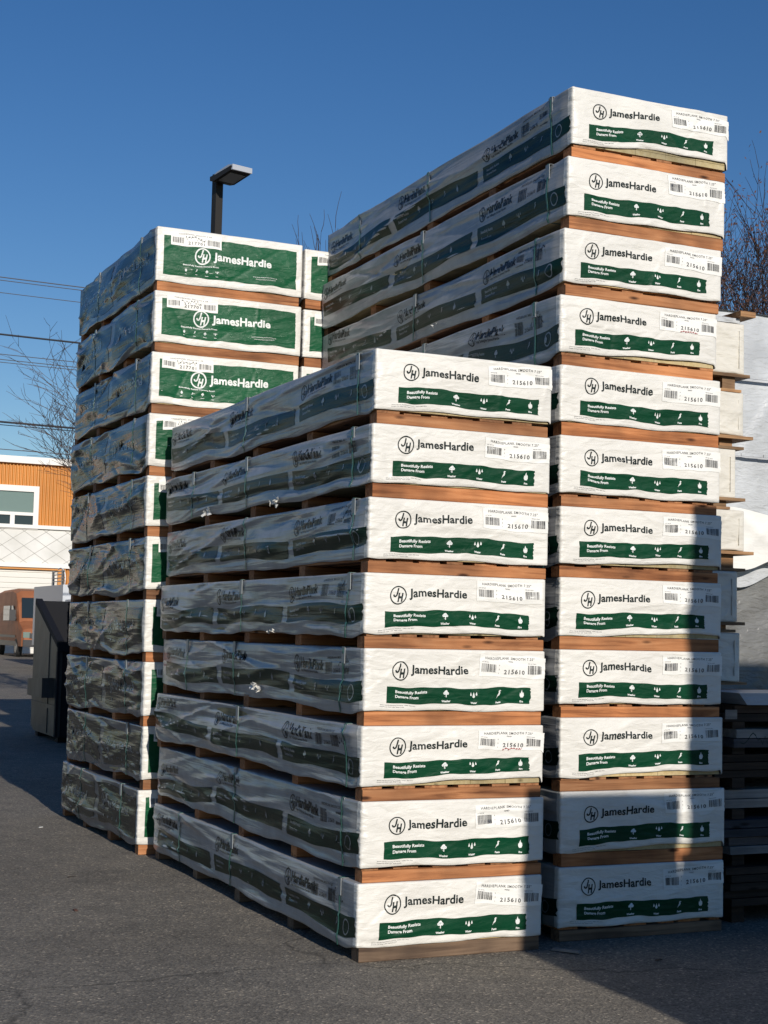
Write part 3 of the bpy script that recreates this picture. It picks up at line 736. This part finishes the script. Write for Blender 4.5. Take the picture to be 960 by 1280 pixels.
# ------------------------------------------------------------------ big sheet-covered pile behind
Tb = along((2.25, 11.05), YA, 0)
rsT = np.random.RandomState(9)
def sheet(x0, x1, ztop, zlow, yoff, seed, nx=110, nz=60, amp=.03, lean=0.0):
    rs = np.random.RandomState(seed); V = []
    fl = [(rs.uniform(x0, x1), rs.uniform(0, 4), rs.uniform(.3, 1.2) if rs.rand() < .7 else rs.uniform(-1.3, -.4), rs.uniform(.3, 1.3), rs.uniform(.015, .05), rs.uniform(-1, 1)*amp) for _ in range(46)]
    for j in range(nz+1):
        for i in range(nx+1):
            x = x0+(x1-x0)*i/nx; z = zlow(x)+(ztop(x)-zlow(x))*j/nz; d = 0
            for a0, z0, an, ln, wd, am in fl:
                t = (x-a0)*math.cos(an)+(z-z0)*math.sin(an); n = -(x-a0)*math.sin(an)+(z-z0)*math.cos(an)
                d += am*math.exp(-(t/ln)**2)/(1+(n/wd)**2)
            V.append((x, yoff-d-.04*math.sin(z*2+x), z))
    Fc = [(j*(nx+1)+i, j*(nx+1)+i+1, (j+1)*(nx+1)+i+1, (j+1)*(nx+1)+i) for j in range(nz) for i in range(nx)]
    return V, Fc
root = empty('covered_pile', (*Tb, 0), YA, label='large pile draped in white sheeting with dark grey tarp below', cat='covered pile')
top = lambda x: 4.10+.015*math.sin(x*3)
low = lambda x: 1.98+.16*smooth(np.array(x), -.3, 1.0)+.04*math.sin(x*9)
V, Fc = sheet(-.6, 4.2, top, lambda x: float(low(x)), 0, 3); raw('white_sheeting', np.array(V), Fc, M['tarp'], root)
V, Fc = sheet(-.6, 4.2, lambda x: float(low(x))+.15, lambda x: 0.02, .06, 5, 110, 40, .045); raw('dark_tarp', np.array(V), Fc, M['dark_tarp'], root)
mb = MB(); mb.box(-.6, 4.2, .12, 3.2, 0.01, 4.05); mb.build('pile_core', M['tarp'], root)
mb = MB(); nn = 24
V = []; 
for i in range(nn+1):
    x = -.6+4.8*i/nn; V += [(x, -.02-.05*math.sin(4.1*2+x), top(x)), (x, .2, top(x)+.03), (x, 3.25, top(x)-.03)]
raw('top_sheeting', np.array(V), [(3*i+k, 3*i+3+k, 3*i+4+k, 3*i+1+k) for i in range(nn) for k in (0, 1)], M['tarp'], root)
mb = MB()
for zz in (3.60, 3.02): 
    for i in range(24):
        x = -.6+.2*i; mb.box(x, x+.2, -.075-.04*math.sin(zz*2+x), -.062-.04*math.sin(zz*2+x), zz, zz+.02)
mb.build('taped_seam', M['tarp'], root)
# flap of bright cloth hanging over the join
V, Fc = sheet(.10, 1.8, lambda x: 2.60+.03*math.sin(x*6), lambda x: 2.16+.10*x+.03*math.sin(x*11), -.14, 8, 50, 20, .03)
raw('cloth_flap', np.array(V), Fc, M['sticker'], root)

# ------------------------------------------------------------------ trees
M['bark'] = wood('tree_bark', (.045, .035, .03), (.085, .068, .058), (.13, .11, .095), 2)
M['twig'] = mat('twigs', (.075, .052, .045), .8)
M['dead_leaf'] = mat('dead_leaves', (.17, .065, .045), .7)
_oi = N(M['dead_leaf'], 'ShaderNodeTexCoord'); L(M['dead_leaf'], ramp(M['dead_leaf'], noise(M['dead_leaf'], _oi.outputs['Object'], 3, 2), [(.3, (.055, .03, .025)), (.7, (.15, .065, .04))]), bsdf(M['dead_leaf']).inputs['Base Color'])
def tree(loc, h, seed, label, spread=.45, leaves=0, trunk_r=.12, minr=.0055, first=.28, stems=1, droop=0.0, depth=5, dens=1.0):
    rnd = random.Random(seed); root = empty('bare_tree', loc, 0, label=label, cat='tree', group='bare winter trees')
    tr = MB(); tw = MB(); lf = MB()
    def grow(p, d, ln, r, lev):
        nseg = 4 if lev < 3 else 3; q = p
        for i in range(nseg):
            d = (d+Vector((rnd.gauss(0, .10), rnd.gauss(0, .10), rnd.gauss(.03-droop*(lev > 1), .06)))).normalized()
            q2 = q+d*(ln/nseg); ra = r*(1-.5*i/nseg); rb = r*(1-.5*(i+1)/nseg)
            (tr if lev < 2 else tw).tube(q, q2, ra, rb, 6 if lev < 2 else 3, lev < 1)
            if lev < depth and (lev > 0 or i > 0):
                for k in range(rnd.choice((1, 2, 2)) if lev < 3 else int(1+rnd.random()*1.6*dens)):
                    an = rnd.uniform(0, 6.28); side = Vector((math.cos(an), math.sin(an), 0)); sp = spread*rnd.uniform(.6, 1.4)
                    grow(q2, (d*math.cos(sp)+side*math.sin(sp)).normalized(), ln*rnd.uniform(.5, .74), max(minr, rb*rnd.uniform(.45, .65)), lev+1)
            q = q2
        if leaves and lev >= depth-1:
            for k in range(leaves):
                c = q+Vector([rnd.gauss(0, .09) for _ in range(3)]); s = rnd.uniform(.025, .055)
                a = Vector([rnd.gauss(0, 1) for _ in range(3)]).normalized(); b = a.orthogonal().normalized()
                lf.add([c-a*s, c+b*s*.6, c+a*s, c-b*s*.6], [(0, 1, 2, 3)])
    for s in range(stems):
        d = Vector((rnd.gauss(0, .12)*(stems > 1), rnd.gauss(0, .12)*(stems > 1), 1)).normalized()
        grow(Vector((rnd.uniform(-.2, .2)*(stems > 1), rnd.uniform(-.2, .2)*(stems > 1), 0)), d, h*.55, trunk_r, 0)
    zs = h/max(v[2] for v in tw.v)
    for mb_ in (tr, tw, lf): mb_.v = [(x*zs, y*zs, z*zs) for x, y, z in mb_.v]
    tr.build('trunk', M['bark'], root, True); tw.build('crown', M['twig'], root)
    if leaves: lf.build('dead_leaves', M['dead_leaf'], root)
    return root
tree((5.2, 24.5, 0), 10.0, 12, 'bare tree with clinging reddish leaves behind the white sheeting', .34, 2, .15, minr=.008, stems=4, depth=5, dens=1.0)
tree((6.9, 27.5, 0), 9.4, 27, 'bare reddish tree at the far right edge', .34, 2, .14, minr=.008, stems=3, depth=5, dens=1.0)
tree((-4.75, 29.0, .05), 7.4, 5, 'bare grey tree behind the left stack', .62, 0, .09, minr=.007, stems=1, droop=.02, depth=5, dens=.6)
tree((-.25, 26.5, 0), 8.4, 33, 'bare tree whose twigs rise between the stacks', .17, 0, .09, minr=.008, stems=2, depth=5, dens=.8)

# ------------------------------------------------------------------ lamp post
M['bronze'] = mat('dark_bronze_paint', (.022, .020, .018), .6, .3)
M['lamp_top'] = mat('bright_painted_top', (.55, .56, .58), .3, .5, .3)  # pale tone stands in for sun on the head's top and rim
M['lens'] = mat('lamp_lens', (.25, .25, .24), .2)
lx, ly = -2.82, 24.0
root = empty('street_lamp', (lx, ly, 0), R(-52), label='square dark post lamp with flat head rising behind the left stack', cat='street lamp')
ph = 9.0
MB().box(-.065, .065, -.065, .065, .02, ph).build('pole', M['bronze'], root)
MB().box(-.14, .14, -.14, .14, 0, .03).build('base_plate', M['bronze'], root)
mb = MB(); mb.prism([(.0, 0), (.28, .01), (.46, .05), (.46, .09), (.30, .13), (.02, .11)], -.01, 0, 'y')
mb = MB()
prof = [(.066, -.16), (.20, -.18), (.66, -.12), (.72, -.07), (.70, -.045), (.20, -.09), (.066, -.09)]
mb.prism(prof, -.19, .19, 'y'); hd = mb.build('lamp_head', M['bronze'], root); hd.location = (0, 0, ph)
mb = MB(); mb.prism([(.14, -.090), (.70, -.044), (.712, -.03), (.60, -.006), (.24, -.05)], -.175, .175, 'y'); mb.box(.695, .735, -.185, .185, -.115, -.030); mb.box(.30, .70, .186, .196, -.10, -.055); o = mb.build('head_cover', M['lamp_top'], root); o.location = (0, 0, ph)  # tip cap and side strip added as a painted sunlit edge
mb = MB(); mb.prism([(.25, -.182), (.60, -.1352), (.60, -.130), (.25, -.176)], -.14, .14, 'y'); o = mb.build('lens', M['lens'], root); o.location = (0, 0, ph-.002)

# ------------------------------------------------------------------ overhead lines (recede to the right)
M['cable'] = mat('cable', (.03, .035, .045), .6)
M['cable_grey'] = mat('grey_cable', (.09, .09, .10), .6)
wd_ = Vector((math.cos(YA), math.sin(YA), 0)); P0 = Vector((-.2545*36-.05, 36, 0))
lines = [(343, .013, 0, 0), (346, .010, 0, .3), (361, .009, 0, .6), (416, .024, 1, 0), (440, .010, 0, .5), (446, .010, 0, .8), (451, .009, 0, .2), (527, .026, 1, 0), (530, .010, 1, .4), (561, .010, 0, .3)]
for k, (py, r, dk, yo) in enumerate(lines):
    z = CAM_H+(779.3-py)/F_PX*36*1.0; mb = MB(); pts = []
    for i in range(25):
        t = -14+46*i/24; sag = .35*((t-9)/23)**2
        pts.append(P0+wd_*t+Vector((0, yo*.3, z+sag-.04)))
    mb.path(pts, r, 5)
    nm = ['topmost', 'second from top', 'third from top', 'upper thick black', 'fifth from top', 'sixth from top', 'seventh from top', 'lower thick black', 'thin one just under the lower thick black', 'lowest, faint above the orange building']
    tag(mb.build('overhead_cable', M['cable'] if dk else M['cable_grey']), f'overhead cable left of the left stack: {nm[k]}', 'cable', 'overhead cables')
for k, t in enumerate((-14.05, 32.05)):
    p = P0+wd_*t; root = empty('utility_pole', (p.x, p.y, gz(p.y)), YA, label=['wooden utility pole carrying the cables beyond the left edge', 'wooden utility pole carrying the cables behind the stacks'][k], cat='utility pole')
    MB().tube((0, 0, 0), (0, 0, 11.0), .16, .12, 10).build('post', M['bark'], root, True)
    MB().box(-.06, .06, -1.1, 1.1, 9.9, 10.02).box(-.05, .05, -.9, .9, 8.2, 8.3).build('crossarm', M['bark'], root)

# ------------------------------------------------------------------ orange building
FD = along((-13.62, 68.0), YA)     # right-hand front corner of the facade
def fac_u(px): # distance along facade, from a picture column, for real-size layout
    a = (px-480-4)/F_PX; c, s = math.cos(YA), math.sin(YA)
    return (a*FD[1]-FD[0])/(c-a*s)
def fac_z(px, py):
    u = fac_u(px); Y = FD[1]+u*math.sin(YA)
    hor = 640+F_PX*math.tan(PITCH)+math.tan(ROLL)*(px-480)
    return CAM_H+(hor-py)/F_PX*Y*1.006
g0 = gz(68)
M['orange'] = mat('orange_corrugated', (.62, .27, .055), .5)
M['wtrim'] = mat('white_trim', (.78, .76, .72), .6)
M['wtile'] = mat('white_diamond_tile', (.66, .65, .61), .55)
_m = M['orange']; L(_m, ramp(_m, noise(_m, coords(_m), .5, 4), [(.3, (.50, .20, .035)), (.7, (.62, .26, .05))]), bsdf(_m).inputs['Base Color'])
_m = M['wtile']; L(_m, ramp(_m, noise(_m, coords(_m), .8, 5), [(.3, (.55, .54, .50)), (.65, (.72, .71, .68))]), bsdf(_m).inputs['Base Color'])
M['shutter'] = mat('white_roller_door', (.70, .68, .63), .5)
M['glass'] = mat('window_glass', (.16, .22, .20), .08, .8)
M['dark_glass'] = mat('dark_window_glass', (.02, .03, .035), .06, .8)
M['brick'] = mat('plain_render', (.45, .40, .34), .8)
root = empty('commercial_building', (*FD, 0), YA, label='two storey orange corrugated building with white trim and roller door', cat='building')
zt = fac_z(60, 575); z_w1, z_w0 = fac_z(40, 613), fac_z(40, 659.5); z_t1, z_t0 = fac_z(60, 662), fac_z(60, 705); z_d = fac_z(40, 712.5)
ul = -26.0
MB().box(ul, 0, .3, 14, 0, zt-.3).build('wall', M['brick'], root)
def corr(u0, u1, z0, z1, name='corrugated_cladding', pitch=.155):
    V = []; n = int((u1-u0)/(pitch/4)); Fc = []
    prof = [0.02, 0.02, -.05, -.05]
    for i in range(n+1):
        u = u0+(u1-u0)*i/n; d = prof[i % 4]; V += [(u, .1+d, z0), (u, .1+d, z1)]
    for i in range(n): Fc.append((2*i, 2*i+2, 2*i+3, 2*i+1))
    return V, Fc
mb = MB()
wu1 = fac_u(49.5); wu0 = wu1-6.5
for a in ((wu1, -.12, z_t1+.12, zt-.25), (ul, wu0, z_t1+.12, zt-.25), (wu0, wu1, z_w1, zt-.25)):
    V, Fc = corr(a[0], a[1], a[2], a[3]); mb.add(V, Fc)
du1 = fac_u(78.5)
V, Fc = corr(du1+.35, -.12, 0.35, z_t0-.2); mb.add(V, Fc)
V, Fc = corr(ul, du1+.35, z_d+.18, z_t0-.2); mb.add(V, Fc)
mb.build('corrugated_cladding', M['orange'], root)
mb = MB(); mb.box(ul, .08, -.12, .5, zt-.25, zt+.05); mb.box(-.12, .08, -.06, .5, z_t0, zt-.25); mb.box(ul, .06, -.10, .3, z_t1-.02, z_t1+.14); mb.box(ul, .06, -.10, .3, z_t0-.2, z_t0-.02)
mb.build('white_trim', M['wtrim'], root)
mb = MB(); mb.box(ul, 0, .02, .3, z_t0-.02, z_t1-.02); mb.build('tiled_band', M['wtile'], root)
# diamond joints in the band
M['joint'] = mat('tile_joint', (.36, .35, .32), .7)
mb = MB(); hb = z_t1-z_t0-.04; sp_ = .97; run = hb/.67; u = ul
while u < run:
    for sgn in (1, -1):
        # joint from (u, bottom) rising right, or (u, top) falling right, clipped at the corner
        u1 = u+run if u+run < -.12 else -.12
        if u >= u1: continue
        k = (u1-u)/run; za, zb_ = (z_t0, z_t0+hb*k) if sgn > 0 else (z_t0+hb, z_t0+hb*(1-k))
        mb.add([(u, .013, za-.012), (u1, .013, zb_-.012), (u1, .013, zb_+.012), (u, .013, za+.012)], [(0, 1, 2, 3)])
    u += sp_
mb.build('diamond_joints', M['joint'], root)
win = MB(); fw = .16
win.box(wu0-.3, wu1+.05, -.03, .2, z_w1-.10, z_w1+.16); win.box(wu0-.3, wu1+.05, -.03, .2, z_w0-.12, z_w0+.08); win.box(wu1-.18, wu1+.05, -.03, .2, z_w0+.08, z_w1-.10)
zm = z_w0+(z_w1-z_w0)*.34
win.box(wu0-.3, wu1-.18, -.03, .2, zm-.07, zm+.07)
for k in range(3): uu = fac_u(18.5)-k*2.1; win.box(uu-.10, uu+.10, -.028, .19, z_w0+.08, zm-.07)
wf = win.build('window', M['wtrim'], root)
MB().box(wu0, wu1-.18, .06, .10, zm+.07, z_w1-.10).build('upper_pane', M['glass'], wf)
MB().box(wu0, wu1-.18, .06, .10, z_w0+.08, zm-.07).build('lower_pane', M['dark_glass'], wf)
mb = MB(); z = .36
while z < z_d:
    z2 = min(z+.24, z_d); mb.box(du1-9, du1, .12, .2, z, z2-.04); mb.box(du1-9, du1, .16, .2, z2-.04, z2); z += .24
mb.build('roller_door', M['shutter'], root)
mb = MB(); mb.box(du1, du1+.35, -.02, .3, .3, z_d+.0); mb.box(du1-9, du1+.35, -.02, .3, z_d, z_d+.18); 
mb.build('door_frame', M['orange'], root)

# ------------------------------------------------------------------ van in front of the roller door
def wheel(parent, x, y, r, w=.2):
    t = MB(); t.tube((x-w/2, y, r), (x+w/2, y, r), r, r, 20); o = t.build('wheel', M['rubber'], parent)
    MB().tube((x-w/2-.01, y, r), (x-w/2, y, r), r*.6, r*.6, 14).tube((x+w/2, y, r), (x+w/2+.01, y, r), r*.6, r*.6, 14).build('rim', M['rimgrey'], o)
M['rubber'] = mat('tyre_rubber', (.02, .02, .02), .8); M['rimgrey'] = mat('steel_rim', (.2, .2, .2), .4, .5, .5)
M['vanpaint'] = mat('faded_orange_van', (.34, .14, .075), .6, .25); M['blackplastic'] = mat('black_plastic', (.025, .025, .028), .5)
_m = M['vanpaint']; L(_m, ramp(_m, noise(_m, coords(_m), 1.5, 4), [(.3, (.25, .090, .040)), (.7, (.36, .14, .065))]), bsdf(_m).inputs['Base Color'])
van = empty('parked_van', (-14.05, 59.0, gz(61)), YA, label='faded orange high-roof van parked before the roller door', cat='van')
VW, VL, VH = 1.95, 5.6, 2.72
# section across the width per station along y (0 front .. VL rear)
def van_ring(y, zt_, inset, zb_=.42, top_in=.0):
    return [(inset, y, zb_), (inset, y, 1.25), (inset+.05+top_in*.3, y, 1.9 if zt_ > 2 else zt_*.8), (inset+.10+top_in, y, zt_-.12), (inset+.30+top_in, y, zt_), (VW-inset-.30-top_in, y, zt_), (VW-inset-.10-top_in, y, zt_-.12), (VW-inset-.05-top_in*.3, y, 1.9 if zt_ > 2 else zt_*.8), (VW-inset, y, 1.25), (VW-inset, y, zb_)]
st = [(0, 1.0, .14), (.10, 1.12, .05), (.75, 1.42, .02), (1.25, 2.2, .01), (1.7, 2.62, 0), (2.4, VH, 0), (5.3, VH-.04, 0), (5.55, VH-.18, .05), (5.6, 2.3, .08)]
V = []; Fc = []
for y, zt_, ins in st:
    if zt_ < 2: rg = [(ins, y, .42), (ins, y, .7), (ins+.01, y, zt_*.8), (ins+.06, y, zt_-.06), (ins+.25, y, zt_), (VW-ins-.25, y, zt_), (VW-ins-.06, y, zt_-.06), (VW-ins-.01, y, zt_*.8), (VW-ins, y, .7), (VW-ins, y, .42)]
    else: rg = van_ring(y, zt_, ins)
    V += rg
for k in range(len(st)-1):
    for i in range(10): j = (i+1) % 10; Fc.append((k*10+i, (k+1)*10+i, (k+1)*10+j, k*10+j))
Fc.append(tuple(range(10))); Fc.append(tuple(range((len(st)-1)*10, len(st)*10))[::-1])
raw('body', np.array(V), Fc, M['vanpaint'], van, sm=False)
raw('windscreen', np.array([(.18, .86, 1.50), (VW-.18, .86, 1.50), (VW-.25, 1.40, 2.30), (.25, 1.40, 2.30)])+np.array([0, -.07, .04]), [(0, 1, 2, 3)], M['dark_glass'], van, sm=False)
MB().prism([(1.15, 1.42), (2.05, 1.42), (2.05, 2.02), (1.75, 2.02)], -.002, .035, 'x').build('door_window', M['dark_glass'], van)
MB().prism([(2.35, 1.42), (3.75, 1.42), (3.75, 2.02), (2.35, 2.02)], -.002, .035, 'x').build('side_window', M['dark_glass'], van)
MB().box(-.01, 0, 1.1, 5.4, .75, .85).box(-.012, 0, .9, 5.5, .42, .62).build('side_moulding', M['blackplastic'], van)
MB().box(-.24, -.02, 1.05, 1.20, 1.42, 1.85).box(-.1, .02, 1.1, 1.16, 1.5, 1.56).build('mirror', M['blackplastic'], van)
MB().box(.1, VW-.1, -.08, .02, .40, .68).build('bumper', M['blackplastic'], van)
MB().box(.35, VW-.35, -.03, .02, .74, .94).build('grille', M['blackplastic'], van)
for xx in (.10, VW-.38): MB().box(xx, xx+.28, -.005, .06, .76, .98).build('headlight', M['glass'], van)
for xx in (.11, VW-.11):
    for yy in (.95, 4.55): wheel(van, xx, yy, .36)

# ------------------------------------------------------------------ white truck behind the skip
M['truckwhite'] = mat('white_truck_paint', (.50, .52, .55), .35)
tk = empty('box_truck', (-8.98, 44.5, gz(45)), YA, label='white box truck with roof rack, mostly hidden behind the grey skip', cat='truck')
MB().box(0, 2.1, 1.9, 6.2, .75, 2.66).build('cargo_box', M['truckwhite'], tk)
MB().prism([(.0, .5), (1.85, .5), (1.85, 2.2), (.75, 2.2), (.35, 1.35), (0, 1.2)], .08, 2.02, 'x').build('cab', M['truckwhite'], tk)
raw('windscreen', np.array([(.2, .36, 1.40), (1.9, .36, 1.40), (1.85, .70, 2.08), (.25, .70, 2.08)])+np.array([0, -.03, .01]), [(0, 1, 2, 3)], M['dark_glass'], tk, sm=False)
mb = MB()
for yy in (3.55, 2.2): mb.box(.02, .09, yy, yy+.09, 2.66, 3.12)
for zz in (2.76, 2.86, 2.97, 3.07): mb.box(.03, .06, 1.95, 3.62, zz, zz+.03)
mb.build('roof_rack', M['rimgrey'], tk)
pts = [(.05, 2.6+.75*math.cos(t), 2.84+.34*math.sin(t)) for t in np.linspace(1.2, 4.2, 14)]
MB().path([Vector(p) for p in pts], .02, 5).build('hose', M['wtrim'], tk)
MB().box(.1, 2.0, .3, 6.1, .42, .75).build('chassis', M['blackplastic'], tk)
for xx in (.2, 1.9):
    for yy in (.9, 5.0): wheel(tk, xx, yy, .4)

# ------------------------------------------------------------------ steel skip
M['skip'] = mat('grey_skip_steel', (.19, .185, .18), .45, .5, .25)
_m = M['skip']; L(_m, ramp(_m, noise(_m, coords(_m, (1, 1, .4)), 3, 6, .65), [(.3, (.04, .036, .033)), (.5, (.06, .058, .056)), (.7, (.085, .082, .08))]), bsdf(_m).inputs['Base Color'])
L(_m, bump(_m, noise(_m, coords(_m), 4, 3), .4, .02), bsdf(_m).inputs['Normal'])
M['skipdark'] = mat('dark_skip_paint', (.012, .013, .017), .7, .15)  # near black: shade in the skip put into the colour, also its dark rim
sk = empty('steel_skip', (-4.52, 21.3, 0), YA, label='tall grey steel skip with sloped opening beside the left stack', cat='skip')
Dp, Wd = 1.75, 2.1
prof = [(0.0, .08), (0.0, 1.36), (.55, 1.45), (.60, 1.36), (.02, 1.30)]
side = [(0, .08), (0, 1.40), (Dp*.88, 1.99), (Dp, 2.02), (Dp, .16), (Dp-.2, .08)]
for x0, mm in ((0, 'skip'), (Wd-.05, 'skipdark')): MB().prism(side, x0, x0+.05, 'x').build('side_panel', M[mm], sk)
MB().prism(side, .052, .06, 'x').build('inner_liner', M['skipdark'], sk)  # added dark sheet standing in for shade on the inside
MB().box(.05, Wd-.05, 0.0, .05, .08, 1.38).build('front_panel', M['skipdark'], sk)
MB().box(.05, Wd-.05, Dp-.05, Dp, .08, 2.01).build('back_panel', M['skipdark'], sk)
MB().box(.05, Wd-.05, .05, Dp-.05, .08, .14).build('floor_panel', M['skipdark'], sk)
mb = MB(); mb.box(-.03, Wd+.03, -.06, .0, 1.28, 1.42); mb.box(-.03, .0, -.05, .03, .08, 1.28)
mb.add([(-.04, -.03, 1.34), (-.04, Dp*.88, 1.96), (-.04, Dp*.88, 2.04), (-.04, -.03, 1.43), (.06, -.03, 1.34), (.06, Dp*.88, 1.96), (.06, Dp*.88, 2.04), (.06, -.03, 1.43)], [(0, 3, 2, 1), (4, 5, 6, 7), (0, 1, 5, 4), (3, 7, 6, 2), (0, 4, 7, 3), (1, 2, 6, 5)])
mb.build('rim', M['skipdark'], sk)
mb = MB(); mb.prism([(.25, .62), (1.25, .62), (1.25, .86), (.25, .90)], -.17, 0, 'x'); mb.build('fork_pocket', M['skip'], sk)
MB().box(-.015, .0, .02, 1.7, .46, .52).box(-.012, 0, .6, .66, .1, 1.6).build('rib', M['skip'], sk)
for yy in (.1, Dp-.3): MB().box(.05, Wd-.05, yy, yy+.18, 0, .08).build('skid', M['skipdark'], sk)

# ------------------------------------------------------------------ small litter
def litter(x, y, lab, cat, m, dims, rz):
    o = MB().prism([(0, 0), (dims[0], .004), (dims[0]*.97, dims[2]), (.01, dims[2]*.8)], 0, dims[1], 'y').build('wood_scrap' if cat == 'wood scrap' else cat.replace(' ', '_'), m)
    o.location = (x, y, .003); o.rotation_euler = (0, 0, rz); tag(o, lab, cat); return o
litter(.93, 8.10, 'pale wood sliver on the asphalt between the two right stacks', 'wood scrap', M['pale'], (.16, .03, .015), -.55)
litter(-2.75, 12.45, 'tiny white chip on the sunny asphalt left', 'paper scrap', M['sticker'], (.035, .03, .006), .4)
litter(-2.02, 10.05, 'dark little twig on the asphalt before the left stack', 'twig', M['bark'], (.07, .008, .006), .9)
litter(-1.72, 8.9, 'small curled brown leaf on the asphalt, lower left', 'leaf', M['dead_leaf'], (.04, .02, .008), 2.1)
litter(1.45, 7.9, 'small dark leaf on the shaded asphalt at lower right', 'leaf', M['bark'], (.035, .02, .008), .3)
